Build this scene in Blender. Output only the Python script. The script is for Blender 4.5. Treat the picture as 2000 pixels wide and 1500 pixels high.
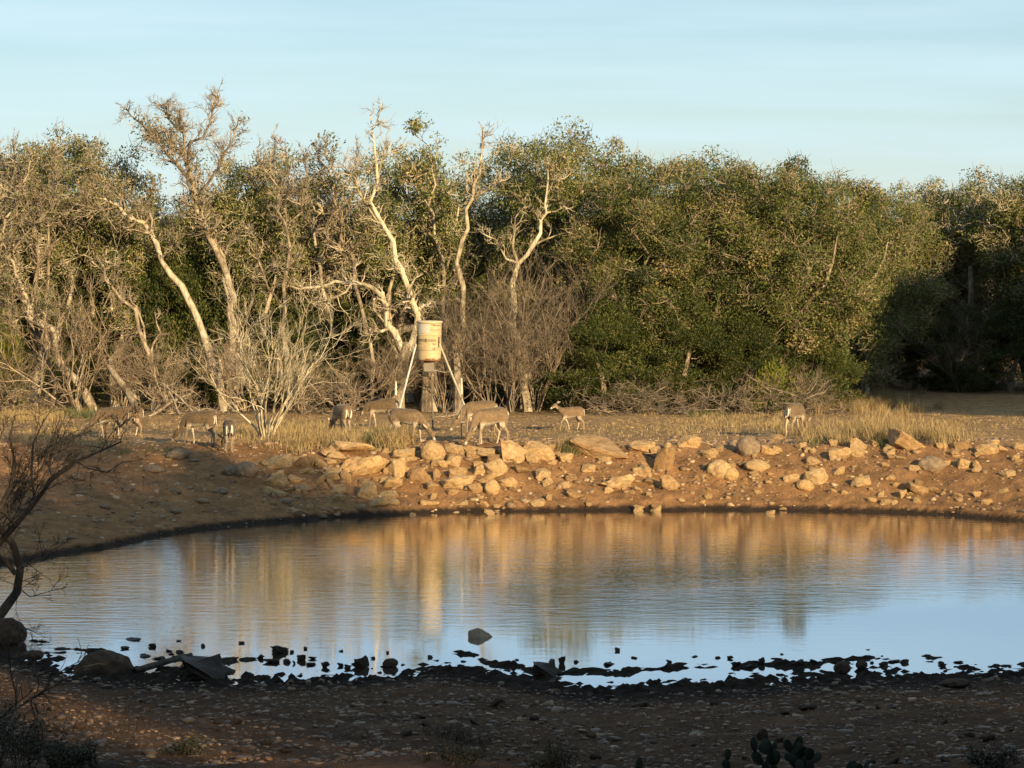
import bpy, bmesh, math, random
import numpy as np
from mathutils import Vector, Matrix

for o in list(bpy.data.objects):
    bpy.data.objects.remove(o)
SC = bpy.context.scene
COL = SC.collection
R = math.radians
rng = np.random.default_rng(11)
random.seed(11)

# ------------------------------------------------------------------ camera
F, CAM_H, PITCH = 6000.0, 6.6, math.atan(350 / 6000)
cam = bpy.data.cameras.new('camera')
cam.sensor_width = 36
cam.lens = 36 * F / 2000
cam.clip_end = 3000
cam_o = bpy.data.objects.new('camera', cam)
COL.objects.link(cam_o)
cam_o.location = (0, 0, CAM_H)
cam_o.rotation_euler = (R(90) - PITCH, 0, 0)
SC.camera = cam_o

# ------------------------------------------------------------------ light
SUN_EL, SUN_AZ = 15.0, 28.0          # azimuth: degrees to the right of straight behind the camera
w = bpy.data.worlds.new('World')
SC.world = w
w.use_nodes = True
wn, wl = w.node_tree.nodes, w.node_tree.links
bg = wn['Background']
sky = wn.new('ShaderNodeTexSky')
sky.sky_type = 'NISHITA'
sky.sun_disc = False
sky.sun_elevation = R(SUN_EL)
sky.sun_rotation = R(180 - SUN_AZ)
sky.air_density = 0.9
sky.dust_density = 0.0
sky.ozone_density = 3.0
tc = wn.new('ShaderNodeTexCoord')
mp = wn.new('ShaderNodeMapping')
mp.inputs['Scale'].default_value = (1.2, 2.0, 16)
mp.inputs['Rotation'].default_value = (0.05, 0.06, 0.3)
nz = wn.new('ShaderNodeTexNoise')
nz.inputs['Scale'].default_value = 4.0
nz.inputs['Detail'].default_value = 5
cr = wn.new('ShaderNodeMapRange')
cr.inputs['From Min'].default_value = 0.44
cr.inputs['From Max'].default_value = 0.66
cr.inputs['To Min'].default_value = 0.38
cr.inputs['To Max'].default_value = 0.68
mx = wn.new('ShaderNodeMix')
mx.data_type = 'RGBA'
mx.inputs[7].default_value = (8.6, 10.2, 10.2, 1)
wl.new(tc.outputs['Generated'], mp.inputs['Vector'])
wl.new(mp.outputs['Vector'], nz.inputs['Vector'])
wl.new(nz.outputs['Fac'], cr.inputs['Value'])
wl.new(cr.outputs['Result'], mx.inputs[0])
wl.new(sky.outputs['Color'], mx.inputs[6])
tn = wn.new('ShaderNodeMix')
tn.data_type = 'RGBA'; tn.blend_type = 'MULTIPLY'; tn.inputs[0].default_value = 1
tn.inputs[7].default_value = (0.89, 0.97, 1.07, 1)
wl.new(mx.outputs[2], tn.inputs[6])
wl.new(tn.outputs[2], bg.inputs['Color'])
bg.inputs['Strength'].default_value = 0.05  # lowest the place needs

sl = bpy.data.lights.new('sun', 'SUN')
sl.energy = 5.0
sl.angle = R(0.53)
sl.color = (1.0, 0.74, 0.40)
so = bpy.data.objects.new('sun', sl)
COL.objects.link(so)
SUNV = Vector((math.sin(R(SUN_AZ)) * math.cos(R(SUN_EL)), -math.cos(R(SUN_AZ)) * math.cos(R(SUN_EL)), math.sin(R(SUN_EL))))
so.rotation_euler = SUNV.to_track_quat('Z', 'Y').to_euler()
so.location = (20, -30, 40)

SC.render.engine = 'CYCLES'
vs = SC.view_settings
vs.view_transform = 'Standard'
vs.look = 'None'
vs.gamma = 1
vs.use_curve_mapping = False
vs.exposure = 0.92
SC.cycles.max_bounces = 6
SC.cycles.transparent_max_bounces = 4

# ------------------------------------------------------------------ noise
def _h(ix, iy, s):
    n = (ix.astype(np.int64) * 374761393 + iy.astype(np.int64) * 668265263 + s * 1442695041) & 0x7fffffff
    n = ((n ^ (n >> 13)) * 1274126177) & 0x7fffffff
    return ((n ^ (n >> 16)) & 0xffff) / 65535.0
def vnoise(x, y, s=0):
    ix, iy = np.floor(x), np.floor(y)
    fx, fy = x - ix, y - iy
    fx = fx * fx * (3 - 2 * fx); fy = fy * fy * (3 - 2 * fy)
    a, b = _h(ix, iy, s), _h(ix + 1, iy, s)
    c, d = _h(ix, iy + 1, s), _h(ix + 1, iy + 1, s)
    return (a + (b - a) * fx) * (1 - fy) + (c + (d - c) * fx) * fy
def fbm(x, y, o=4, s=0, g=0.5):
    t, a, n = 0, 1, 0
    for k in range(o):
        t = t + a * vnoise(x * 2 ** k + 17.3 * k, y * 2 ** k - 9.1 * k, s + k)
        n += a; a *= g
    return t / n * 2 - 1
def sst(x):
    x = np.clip(x, 0, 1)
    return x * x * (3 - 2 * x)

# ------------------------------------------------------------------ ground
def d0(py):
    return F * CAM_H / (py - 400)
_fp = [(-400, 1180), (-200, 1140), (0, 1106), (100, 1086), (200, 1070), (300, 1051), (400, 1036), (500, 1026), (600, 1018), (700, 1010), (900, 1003), (1200, 998), (1500, 998), (1700, 1002), (1850, 1008), (2000, 1018), (2300, 1060), (2700, 1140)]
FX = np.array([(px - 1000) / F * d0(py) for px, py in _fp])
FD = np.array([d0(py) for px, py in _fp])
_np = [(-500, 1190), (-200, 1212), (-60, 1240), (40, 1282), (120, 1308), (250, 1320), (500, 1328), (700, 1322), (860, 1306), (1000, 1326), (1150, 1348), (1380, 1340), (1560, 1325), (1700, 1318), (1900, 1313), (2000, 1312), (2300, 1290), (2800, 1190)]
NX = np.array([(px - 1000) / F * d0(py) for px, py in _np])
ND = np.array([d0(py) for px, py in _np])
def zfun(x, y):
    x = np.asarray(x, float); y = np.asarray(y, float)
    ns = fbm(x * 0.9, y * 0.9, 4, 3)
    fs = y - np.interp(x, FX, FD) + ns * 0.35
    nr = np.interp(x, NX, ND) - y
    # far bank
    crest = 1.17 + 0.10 * fbm(x * 0.25, y * 0.05 + 4, 2, 9)
    width = np.maximum(69.2 - np.interp(x, FX, FD), 2.0)
    q = np.clip(fs / width, 0, 1)
    bank = 0.09 * sst(fs / 0.32) + (crest - 0.09) * (0.55 * q + 0.45 * sst(q))
    back = np.clip((y - 70.5) / 34, 0, 1)
    bank = bank - (crest + 0.42) * (0.75 * back + 0.25 * sst(back))
    bank = bank + 0.045 * fbm(x * 1.7, y * 1.7, 4, 21) * sst(fs / 0.6) + 0.085 * np.abs(fbm(x * 4.5, y * 4.5, 4, 31, 0.7)) * sst(fs / 0.3)
    # near shore
    s = nr
    lin = 0.035 * s + 0.0026 * np.clip(s, 0, 10) ** 2 + np.clip(s - 10, 0, 100) * 0.10
    lump = (np.abs(fbm(x * 4.6, y * 3.6, 5, 41, 0.72)) * 0.19 - 0.04 + 0.045 * fbm(x * 0.8, y * 0.8, 3, 47))
    near_w = np.exp(-(np.clip(s - 0.35, -9, 9) / 1.25) ** 2)
    px_here = 1000 + x / np.maximum(y, 1) * F
    rm = sst((px_here - 840) / 80) * sst((1960 - px_here) / 200) + 0.9 * sst((px_here + 50) / 30) * sst((260 - px_here) / 60) + 0.6 * sst((px_here - 380) / 30) * sst((480 - px_here) / 40)
    ridge = (0.045 + 0.17 * fbm(x * 2.6, y * 3.2, 5, 56, 0.7)) * np.exp(-((s + 1.2 + 0.7 * fbm(x * 0.9, y * 0, 3, 55)) / 0.42) ** 2) * rm
    nearz = lin + lump * near_w + ridge + 0.07 * np.abs(fbm(x * 4.5, y * 4.5, 4, 61, 0.7)) * sst((s - 0.2) / 1.5) + 0.06 * fbm(x * 0.7, y * 0.7, 3, 67) * sst((s - 1.5) / 3)
    nearz = np.where(s < -2.2, np.minimum(nearz, -0.05 - 0.1 * (-s - 2.2)), nearz)
    fz = np.where(fs > 0, bank, np.maximum(fs * 0.35, -0.5))
    z = np.where(y > (np.interp(x, FX, FD) + np.interp(x, NX, ND)) / 2, fz, np.maximum(nearz, -0.5))
    both = (fs > 0) & (nr > 0)
    z = np.where(both, np.maximum(bank, nearz), z)
    return z
xs = np.concatenate([-np.geomspace(700, 12.3, 46), np.arange(-12, 12.01, 0.065), np.geomspace(12.3, 700, 46)])
ys = np.concatenate([np.arange(-60, 30, 1.5), np.arange(30, 46.2, 0.055), np.arange(46.3, 55.5, 0.4), np.arange(55.6, 71.5, 0.09), np.arange(71.6, 125, 0.30), np.geomspace(126, 1500, 40)])
GX, GY = np.meshgrid(xs, ys)
GZ = zfun(GX, GY)
def zg(x, y):
    """height of the ground sheet, bilinear"""
    x = np.asarray(x, float); y = np.asarray(y, float)
    i = np.clip(np.searchsorted(xs, x) - 1, 0, len(xs) - 2)
    j = np.clip(np.searchsorted(ys, y) - 1, 0, len(ys) - 2)
    fx = (x - xs[i]) / (xs[i + 1] - xs[i]); fy = (y - ys[j]) / (ys[j + 1] - ys[j])
    return (GZ[j, i] * (1 - fx) + GZ[j, i + 1] * fx) * (1 - fy) + (GZ[j + 1, i] * (1 - fx) + GZ[j + 1, i + 1] * fx) * fy
_c, _s = math.cos(PITCH), math.sin(PITCH)
def ray(px, py):
    u, v = (px - 1000) / F, (750 - py) / F
    return np.array([u, _c + v * _s, -_s + v * _c])
def at(px, py, D):
    """point at distance D (along +Y) that the photo shows at pixel px, py"""
    d = ray(px, py)
    return np.array([0, 0, CAM_H]) + d * (D / d[1])
_DS = np.concatenate([np.arange(28, 75, 0.04), np.arange(75, 140, 0.12)])
def hit(px, py, water=True):
    """where the line of sight through a pixel meets the ground (or the water)"""
    d = ray(px, py)
    t = _DS / d[1]
    z = CAM_H + d[2] * t
    g = zg(d[0] * t, _DS)
    if water:
        g = np.where(_DS < 71, np.maximum(g, 0), g)
    k = int(np.argmax(g >= z))
    if g[k] < z[k]:
        k = len(_DS) - 1
    return np.array([d[0] * t[k], _DS[k], g[k]])

# ------------------------------------------------------------------ mesh helpers
def mesh_np(name, V, quads=None, tris=None, mat=None, smooth=False, tint=None, col=None):
    me = bpy.data.meshes.new(name)
    V = np.asarray(V, np.float32).reshape(-1, 3)
    fs = []
    ls = []
    if quads is not None and len(quads):
        q = np.asarray(quads, np.int32).reshape(-1, 4); fs.append(q.ravel()); ls.append(np.full(len(q), 4, np.int32))
    if tris is not None and len(tris):
        t = np.asarray(tris, np.int32).reshape(-1, 3); fs.append(t.ravel()); ls.append(np.full(len(t), 3, np.int32))
    loops = np.concatenate(fs); tot = np.concatenate(ls)
    st = np.concatenate([[0], np.cumsum(tot)[:-1]]).astype(np.int32)
    me.vertices.add(len(V)); me.vertices.foreach_set('co', V.ravel())
    me.loops.add(len(loops)); me.loops.foreach_set('vertex_index', loops)
    me.polygons.add(len(tot)); me.polygons.foreach_set('loop_start', st); me.polygons.foreach_set('loop_total', tot)
    if smooth:
        me.polygons.foreach_set('use_smooth', np.ones(len(tot), bool))
    me.update(calc_edges=True)
    if tint is not None:
        a = me.attributes.new('tint', 'FLOAT', 'POINT'); a.data.foreach_set('value', np.asarray(tint, np.float32))
    if col is not None:
        a = me.attributes.new('colour', 'FLOAT_COLOR', 'POINT')
        c4 = np.ones((len(V), 4), np.float32); c4[:, :3] = col; a.data.foreach_set('color', c4.ravel())
    if mat:
        me.materials.append(mat)
    return me
def link(name, me, parent=None, loc=(0, 0, 0)):
    o = bpy.data.objects.new(name, me)
    COL.objects.link(o)
    o.location = loc
    if parent is not None:
        o.parent = parent
    return o
def tag(o, label=None, cat=None, group=None, kind=None):
    if label: o['label'] = label
    if cat: o['category'] = cat
    if group: o['group'] = group
    if kind: o['kind'] = kind
    return o
def thing(name, label, cat, loc=(0, 0, 0), rz=0, group=None):
    o = link(name, None, None, loc)
    o.rotation_euler = (0, 0, rz)
    return tag(o, label, cat, group)
def tubes(branches, sides_of=lambda r: 6 if r > .07 else (4 if r > .02 else 3)):
    """branches: list of (points Nx3, radii N) -> verts, quads, tint; batched by shape"""
    groups = {}
    for i, (P, r) in enumerate(branches):
        groups.setdefault((len(P), sides_of(float(r[0]))), []).append(i)
    VV, QQ, TT, off = [], [], [], 0
    for (n, k), idx in groups.items():
        P = np.array([branches[i][0] for i in idx], float)
        r = np.array([branches[i][1] for i in idx], float)
        T = np.gradient(P, axis=1)
        T /= np.linalg.norm(T, axis=2, keepdims=True) + 1e-9
        D = P[:, -1] - P[:, 0]
        ax = np.argmin(np.abs(D), axis=1)
        ref = np.eye(3)[ax][:, None, :]
        U = np.cross(T, np.broadcast_to(ref, T.shape)); U /= np.linalg.norm(U, axis=2, keepdims=True) + 1e-9
        W = np.cross(T, U)
        a = np.arange(k) * 2 * math.pi / k
        V = P[:, :, None, :] + r[:, :, None, None] * (np.cos(a)[None, None, :, None] * U[:, :, None, :] + np.sin(a)[None, None, :, None] * W[:, :, None, :])
        B = len(idx)
        base = off + (np.arange(B) * n * k)[:, None, None] + (np.arange(n - 1) * k)[None, :, None]
        j = np.arange(k)[None, None, :]; j2 = (j + 1) % k
        Q = np.stack([base + j, base + j2, base + k + j2, base + k + j], -1).reshape(-1, 4)
        VV.append(V.reshape(-1, 3)); QQ.append(Q)
        TT.append(np.repeat(np.random.default_rng(n * 7 + k).random(B), n * k))
        off += B * n * k
    return np.concatenate(VV), np.concatenate(QQ), np.concatenate(TT)
def tube_mesh(name, branches, mat, origin=(0, 0, 0), smooth=True):
    V, Q, T = tubes(branches)
    return mesh_np(name, V - np.array(origin), quads=Q, mat=mat, smooth=smooth, tint=T)
def unit(v):
    return v / (np.linalg.norm(v, axis=-1, keepdims=True) + 1e-9)

# ------------------------------------------------------------------ materials
def mat(name, rough=0.9, spec=0.2):
    m = bpy.data.materials.new(name); m.use_nodes = True
    b = m.node_tree.nodes['Principled BSDF']
    b.inputs['Roughness'].default_value = rough
    b.inputs['Specular IOR Level'].default_value = spec
    return m, m.node_tree.nodes, m.node_tree.links, b
def ramp(n, stops):
    c = n.new('ShaderNodeValToRGB')
    e = c.color_ramp.elements
    while len(e) < len(stops): e.new(0.5)
    for k, (p, col) in enumerate(stops):
        e[k].position = p; e[k].color = (*col, 1)
    return c
def noise(n, l, scale, detail=5, coord='Object', vec=None, rough=0.6):
    t = n.new('ShaderNodeTexNoise'); t.inputs['Scale'].default_value = scale; t.inputs['Detail'].default_value = detail
    t.inputs['Roughness'].default_value = rough
    if vec is None:
        c = n.new('ShaderNodeTexCoord'); l.new(c.outputs[coord], t.inputs['Vector'])
    else:
        l.new(vec, t.inputs['Vector'])
    return t
def bump(n, l, b, fac, strength, dist):
    bm_ = n.new('ShaderNodeBump'); bm_.inputs['Strength'].default_value = strength; bm_.inputs['Distance'].default_value = dist
    l.new(fac, bm_.inputs['Height']); l.new(bm_.outputs['Normal'], b.inputs['Normal'])
    return bm_
def mixc(n, l, mode, fac, a, bb):
    m = n.new('ShaderNodeMix'); m.data_type = 'RGBA'; m.blend_type = mode
    for s, v in ((0, fac), (6, a), (7, bb)):
        if hasattr(v, 'is_linked') or hasattr(v, 'links'): l.new(v, m.inputs[s])
        elif s == 0: m.inputs[0].default_value = v
        else: m.inputs[s].default_value = (*v, 1)
    return m.outputs[2]
def attr(n, name):
    a = n.new('ShaderNodeAttribute'); a.attribute_name = name
    return a
def leaf_mat(name, stops, trans=0.25):
    m, n, l, b = mat(name, 0.55, 0.3)
    r_ = ramp(n, stops); l.new(attr(n, 'tint').outputs['Fac'], r_.inputs['Fac'])
    oi = n.new('ShaderNodeObjectInfo')
    hs = n.new('ShaderNodeHueSaturation')
    mr = n.new('ShaderNodeMapRange'); mr.inputs['To Min'].default_value = 0.8; mr.inputs['To Max'].default_value = 1.2
    l.new(oi.outputs['Random'], mr.inputs['Value']); l.new(mr.outputs['Result'], hs.inputs['Value'])
    l.new(r_.outputs['Color'], hs.inputs['Color']); l.new(hs.outputs['Color'], b.inputs['Base Color'])
    t = n.new('ShaderNodeBsdfTranslucent'); l.new(hs.outputs['Color'], t.inputs['Color'])
    ms = n.new('ShaderNodeMixShader'); ms.inputs['Fac'].default_value = trans
    l.new(b.outputs['BSDF'], ms.inputs[1]); l.new(t.outputs['BSDF'], ms.inputs[2]); l.new(ms.outputs['Shader'], n['Material Output'].inputs['Surface'])
    return m
def bark_mat(name, stops, sc=7, bs=0.6):
    m, n, l, b = mat(name, 0.92, 0.15)
    c = n.new('ShaderNodeTexCoord'); mpn = n.new('ShaderNodeMapping'); mpn.inputs['Scale'].default_value = (1, 1, 0.22)
    l.new(c.outputs['Object'], mpn.inputs['Vector'])
    t = noise(n, l, sc, 6, vec=mpn.outputs['Vector'], rough=0.7)
    t2 = noise(n, l, 2.6, 5)
    ad = n.new('ShaderNodeMath'); ad.operation = 'ADD'; l.new(t.outputs['Fac'], ad.inputs[0])
    tt = n.new('ShaderNodeMath'); tt.operation = 'MULTIPLY_ADD'; tt.inputs[1].default_value = 0.30; tt.inputs[2].default_value = -0.15; l.new(attr(n, 'tint').outputs['Fac'], tt.inputs[0]); l.new(tt.outputs[0], ad.inputs[1])
    a3 = n.new('ShaderNodeMath'); a3.operation = 'MULTIPLY_ADD'; a3.inputs[1].default_value = 0.9; l.new(t2.outputs['Fac'], a3.inputs[0]); l.new(ad.outputs[0], a3.inputs[2])
    sb = n.new('ShaderNodeMath'); sb.operation = 'SUBTRACT'; sb.inputs[1].default_value = 0.45; l.new(a3.outputs[0], sb.inputs[0])
    r_ = ramp(n, stops); l.new(sb.outputs[0], r_.inputs['Fac']); l.new(r_.outputs['Color'], b.inputs['Base Color'])
    bump(n, l, b, t.outputs['Fac'], min(1, bs * 1.6), 0.09)
    return m
def flat_mat(name, col, rough=0.6, var=0.25, sc=9, spec=0.3, metal=0):
    m, n, l, b = mat(name, rough, spec)
    t = noise(n, l, sc, 6)
    r_ = ramp(n, [(0.3, tuple(c * (1 - var) for c in col)), (0.7, tuple(min(1, c * (1 + var)) for c in col))])
    l.new(t.outputs['Fac'], r_.inputs['Fac']); l.new(r_.outputs['Color'], b.inputs['Base Color'])
    b.inputs['Metallic'].default_value = metal
    bump(n, l, b, t.outputs['Fac'], 0.2, 0.01)
    return m
M = {}
M['oak_leaf'] = leaf_mat('oak_leaf', [(0.0, (0.030, 0.046, 0.012)), (0.35, (0.088, 0.112, 0.026)), (0.7, (0.160, 0.172, 0.045)), (0.93, (0.30, 0.26, 0.11)), (1.0, (0.40, 0.30, 0.15))])
M['juniper_leaf'] = leaf_mat('juniper_leaf', [(0.0, (0.028, 0.045, 0.013)), (0.5, (0.075, 0.095, 0.022)), (0.9, (0.14, 0.145, 0.038)), (1.0, (0.22, 0.18, 0.07))])
M['yellow_leaf'] = leaf_mat('yellow_leaf', [(0.0, (0.06, 0.075, 0.012)), (0.6, (0.15, 0.16, 0.025)), (1.0, (0.26, 0.23, 0.05))])
M['dry_leaf'] = leaf_mat('dry_leaf', [(0.0, (0.11, 0.095, 0.04)), (0.5, (0.21, 0.18, 0.085)), (1.0, (0.36, 0.31, 0.17))])
M['bark'] = bark_mat('bark', [(0.28, (0.07, 0.052, 0.037)), (0.5, (0.21, 0.165, 0.12)), (0.68, (0.38, 0.32, 0.235))])
M['pale_bark'] = bark_mat('pale_bark', [(0.25, (0.10, 0.076, 0.053)), (0.48, (0.29, 0.235, 0.165)), (0.66, (0.50, 0.43, 0.32))])
M['lichen_bark'] = bark_mat('lichen_bark', [(0.25, (0.18, 0.145, 0.09)), (0.48, (0.44, 0.37, 0.25)), (0.68, (0.64, 0.57, 0.42))])
M['twig'] = bark_mat('twig', [(0.25, (0.11, 0.080, 0.056)), (0.5, (0.24, 0.185, 0.13)), (0.7, (0.40, 0.32, 0.225))], 12, 0.2)
M['brown_twig'] = bark_mat('brown_twig', [(0.25, (0.07, 0.052, 0.038)), (0.5, (0.165, 0.130, 0.095)), (0.7, (0.29, 0.235, 0.17))], 12, 0.2)
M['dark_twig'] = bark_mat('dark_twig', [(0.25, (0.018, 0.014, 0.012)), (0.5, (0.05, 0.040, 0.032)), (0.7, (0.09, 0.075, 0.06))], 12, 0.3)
M['straw'] = leaf_mat('straw', [(0.0, (0.16, 0.115, 0.05)), (0.5, (0.36, 0.26, 0.12)), (1.0, (0.55, 0.42, 0.22))], 0.3)
M['dark_leaf'] = leaf_mat('dark_leaf', [(0.0, (0.012, 0.016, 0.008)), (1.0, (0.034, 0.040, 0.020))], 0.1)
M['green_grass'] = leaf_mat('green_grass', [(0.0, (0.06, 0.075, 0.03)), (1.0, (0.20, 0.20, 0.09))], 0.3)

# soil: colour of each kind of soil is carried by the sheet, grain is procedural
m, n, l, b = mat('soil', 0.95, 0.15)
M['soil'] = m
ca = attr(n, 'colour')
t1 = noise(n, l, 2.2, 8, rough=0.72); r1 = ramp(n, [(0.30, (0.48, 0.46, 0.44)), (0.50, (0.95, 0.95, 0.95)), (0.70, (1.42, 1.38, 1.28))]); l.new(t1.outputs['Fac'], r1.inputs['Fac'])
c1 = mixc(n, l, 'MULTIPLY', 1.0, ca.outputs['Color'], r1.outputs['Color'])
vo = n.new('ShaderNodeTexVoronoi'); vo.inputs['Scale'].default_value = 13; tcc = n.new('ShaderNodeTexCoord'); l.new(tcc.outputs['Object'], vo.inputs['Vector'])
r2 = ramp(n, [(0.0, (1.55, 1.5, 1.4)), (0.18, (1.2, 1.2, 1.15)), (0.32, (0.95, 0.95, 0.95)), (0.7, (0.85, 0.85, 0.85))]); l.new(vo.outputs['Distance'], r2.inputs['Fac'])
c2 = mixc(n, l, 'MULTIPLY', 0.7, c1, r2.outputs['Color'])
l.new(c2, b.inputs['Base Color'])
t3 = noise(n, l, 16, 7, rough=0.7)
bump(n, l, b, t3.outputs['Fac'], 1.0, 0.08)
wet = n.new('ShaderNodeMapRange')          # wet mud is smoother
l.new(ca.outputs['Alpha'], wet.inputs['Value'])

m, n, l, b = mat('limestone', 0.88, 0.2)
M['limestone'] = m
oi = n.new('ShaderNodeObjectInfo')
t1 = noise(n, l, 2.6, 8, rough=0.7)
ra = ramp(n, [(0.32, (0.23, 0.135, 0.068)), (0.46, (0.48, 0.32, 0.16)), (0.68, (0.70, 0.51, 0.28))]); l.new(t1.outputs['Fac'], ra.inputs['Fac'])
rb = ramp(n, [(0, (0.62, 0.56, 0.52)), (0.15, (0.85, 0.80, 0.76)), (0.5, (1, 1, 1)), (1, (1.12, 1.04, 0.93))]); l.new(oi.outputs['Random'], rb.inputs['Fac'])
cc = mixc(n, l, 'MULTIPLY', 1.0, ra.outputs['Color'], rb.outputs['Color'])
ge = n.new('ShaderNodeTexCoord')
l.new(cc, b.inputs['Base Color'])
t2 = noise(n, l, 9, 8, rough=0.75); bump(n, l, b, t2.outputs['Fac'], 0.9, 0.09)
def rock_mat(name, c0, c1_, c2_, rough=0.85):
    m, n, l, b = mat(name, rough, 0.2)
    t1 = noise(n, l, 3.0, 8, rough=0.7)
    ra = ramp(n, [(0.3, c0), (0.5, c1_), (0.68, c2_)]); l.new(t1.outputs['Fac'], ra.inputs['Fac']); l.new(ra.outputs['Color'], b.inputs['Base Color'])
    t2 = noise(n, l, 10, 8, rough=0.75); bump(n, l, b, t2.outputs['Fac'], 0.8, 0.08)
    return m
M['brown_rock'] = rock_mat('brown_rock', (0.15, 0.10, 0.065), (0.26, 0.19, 0.125), (0.38, 0.30, 0.20))
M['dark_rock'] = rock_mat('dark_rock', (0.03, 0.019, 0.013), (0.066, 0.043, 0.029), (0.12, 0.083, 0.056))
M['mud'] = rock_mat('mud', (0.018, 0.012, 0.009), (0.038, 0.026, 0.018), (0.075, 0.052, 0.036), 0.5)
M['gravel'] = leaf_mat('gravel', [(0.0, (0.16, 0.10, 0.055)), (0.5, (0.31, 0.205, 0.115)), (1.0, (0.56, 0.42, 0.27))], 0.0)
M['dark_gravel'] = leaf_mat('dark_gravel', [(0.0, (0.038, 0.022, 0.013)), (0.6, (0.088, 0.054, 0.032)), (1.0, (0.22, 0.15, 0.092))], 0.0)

# water: murky, rippled, calmer near the near right shore
m, n, l, b = mat('pond_water', 0.02, 0.5)
M['water'] = m
b.inputs['Base Color'].default_value = (0.040, 0.030, 0.018, 1)
b.inputs['IOR'].default_value = 1.6
b.inputs['Roughness'].default_value = 0.03
tcw = n.new('ShaderNodeTexCoord')
mpw = n.new('ShaderNodeMapping'); mpw.inputs['Scale'].default_value = (0.55, 1.6, 1); mpw.inputs['Rotation'].default_value = (0, 0, 0.10)
l.new(tcw.outputs['Object'], mpw.inputs['Vector'])
wa = noise(n, l, 2.6, 4, vec=mpw.outputs['Vector'], rough=0.55)
wb = noise(n, l, 9.0, 3, vec=mpw.outputs['Vector'], rough=0.6)
aw = n.new('ShaderNodeMath'); aw.operation = 'MULTIPLY_ADD'; aw.inputs[1].default_value = 0.30; l.new(wb.outputs['Fac'], aw.inputs[0]); l.new(wa.outputs['Fac'], aw.inputs[2])
mk = noise(n, l, 0.16, 2, vec=tcw.outputs['Object'])
sep = n.new('ShaderNodeSeparateXYZ'); l.new(tcw.outputs['Object'], sep.inputs['Vector'])
calm = n.new('ShaderNodeMapRange'); calm.inputs['From Min'].default_value = 46.5; calm.inputs['From Max'].default_value = 51; calm.inputs['To Min'].default_value = 0.12; calm.inputs['To Max'].default_value = 1.0
xs_ = n.new('ShaderNodeMath'); xs_.operation = 'MULTIPLY_ADD'; xs_.inputs[1].default_value = -0.45; l.new(sep.outputs['X'], xs_.inputs[0]); l.new(sep.outputs['Y'], xs_.inputs[2])
l.new(xs_.outputs[0], calm.inputs['Value'])
mk2 = n.new('ShaderNodeMapRange'); mk2.inputs['From Min'].default_value = 0.35; mk2.inputs['From Max'].default_value = 0.65; mk2.inputs['To Min'].default_value = 0.55; mk2.inputs['To Max'].default_value = 1.0; l.new(mk.outputs['Fac'], mk2.inputs['Value'])
st = n.new('ShaderNodeMath'); st.operation = 'MULTIPLY'; l.new(calm.outputs['Result'], st.inputs[0]); l.new(mk2.outputs['Result'], st.inputs[1])
hm = n.new('ShaderNodeMath'); hm.operation = 'MULTIPLY'; l.new(aw.outputs[0], hm.inputs[0]); l.new(st.outputs[0], hm.inputs[1])
bw = bump(n, l, b, hm.outputs[0], 1.0, 0.0075)
gl = n.new('ShaderNodeBsdfGlossy'); gl.inputs['Roughness'].default_value = 0.03; gl.inputs['Color'].default_value = (0.93, 0.95, 0.96, 1)
l.new(bw.outputs['Normal'], gl.inputs['Normal'])
ms = n.new('ShaderNodeMixShader'); ms.inputs['Fac'].default_value = 0.62
l.new(b.outputs['BSDF'], ms.inputs[1]); l.new(gl.outputs['BSDF'], ms.inputs[2]); l.new(ms.outputs['Shader'], n['Material Output'].inputs['Surface'])

# ------------------------------------------------------------------ the setting
fs_ = GY - np.interp(GX, FX, FD)
ns_ = np.interp(GX, NX, ND) - GY
col = np.zeros(GX.shape + (3,))
big = fbm(GX * 0.35, GY * 0.2, 3, 77)[..., None]
fine = fbm(GX * 2.0, GY * 1.2, 3, 78)[..., None]
bankc = np.array([0.290, 0.158, 0.072]) * (1 + 0.25 * fine)
platc = np.array([0.37, 0.232, 0.112]) * (1 + 0.18 * big)
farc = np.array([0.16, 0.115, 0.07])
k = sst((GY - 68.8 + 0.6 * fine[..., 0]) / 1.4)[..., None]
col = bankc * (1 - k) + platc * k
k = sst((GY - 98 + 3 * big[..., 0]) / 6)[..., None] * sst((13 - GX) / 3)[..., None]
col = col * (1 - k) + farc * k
wetline = (1 - sst((GZ - 0.07) / 0.05))[..., None] * ((fs_ > -1) & (GY < 69))[..., None]
col = col * (1 - wetline) + np.array([0.035, 0.024, 0.017]) * wetline
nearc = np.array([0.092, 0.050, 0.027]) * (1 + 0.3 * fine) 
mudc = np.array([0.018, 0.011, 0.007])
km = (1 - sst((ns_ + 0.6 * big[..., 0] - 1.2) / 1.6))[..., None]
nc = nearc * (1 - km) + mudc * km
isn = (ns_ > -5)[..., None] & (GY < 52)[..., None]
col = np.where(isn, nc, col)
col = np.where(((GZ < -0.02) & (GY < 69))[..., None], np.array([0.03, 0.024, 0.018]), col)
nx_, ny_ = len(xs), len(ys)
ii = (np.arange(ny_ - 1)[:, None] * nx_ + np.arange(nx_ - 1)[None, :])
Q = np.stack([ii, ii + 1, ii + 1 + nx_, ii + nx_], -1).reshape(-1, 4)
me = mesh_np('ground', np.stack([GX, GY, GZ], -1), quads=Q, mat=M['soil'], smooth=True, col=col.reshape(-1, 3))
tag(link('ground', me), 'reddish brown dirt ground around the pond', None, None, 'structure')
wv = [(-60, 36, 0), (60, 36, 0), (60, 68.5, 0), (-60, 68.5, 0)]
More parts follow.
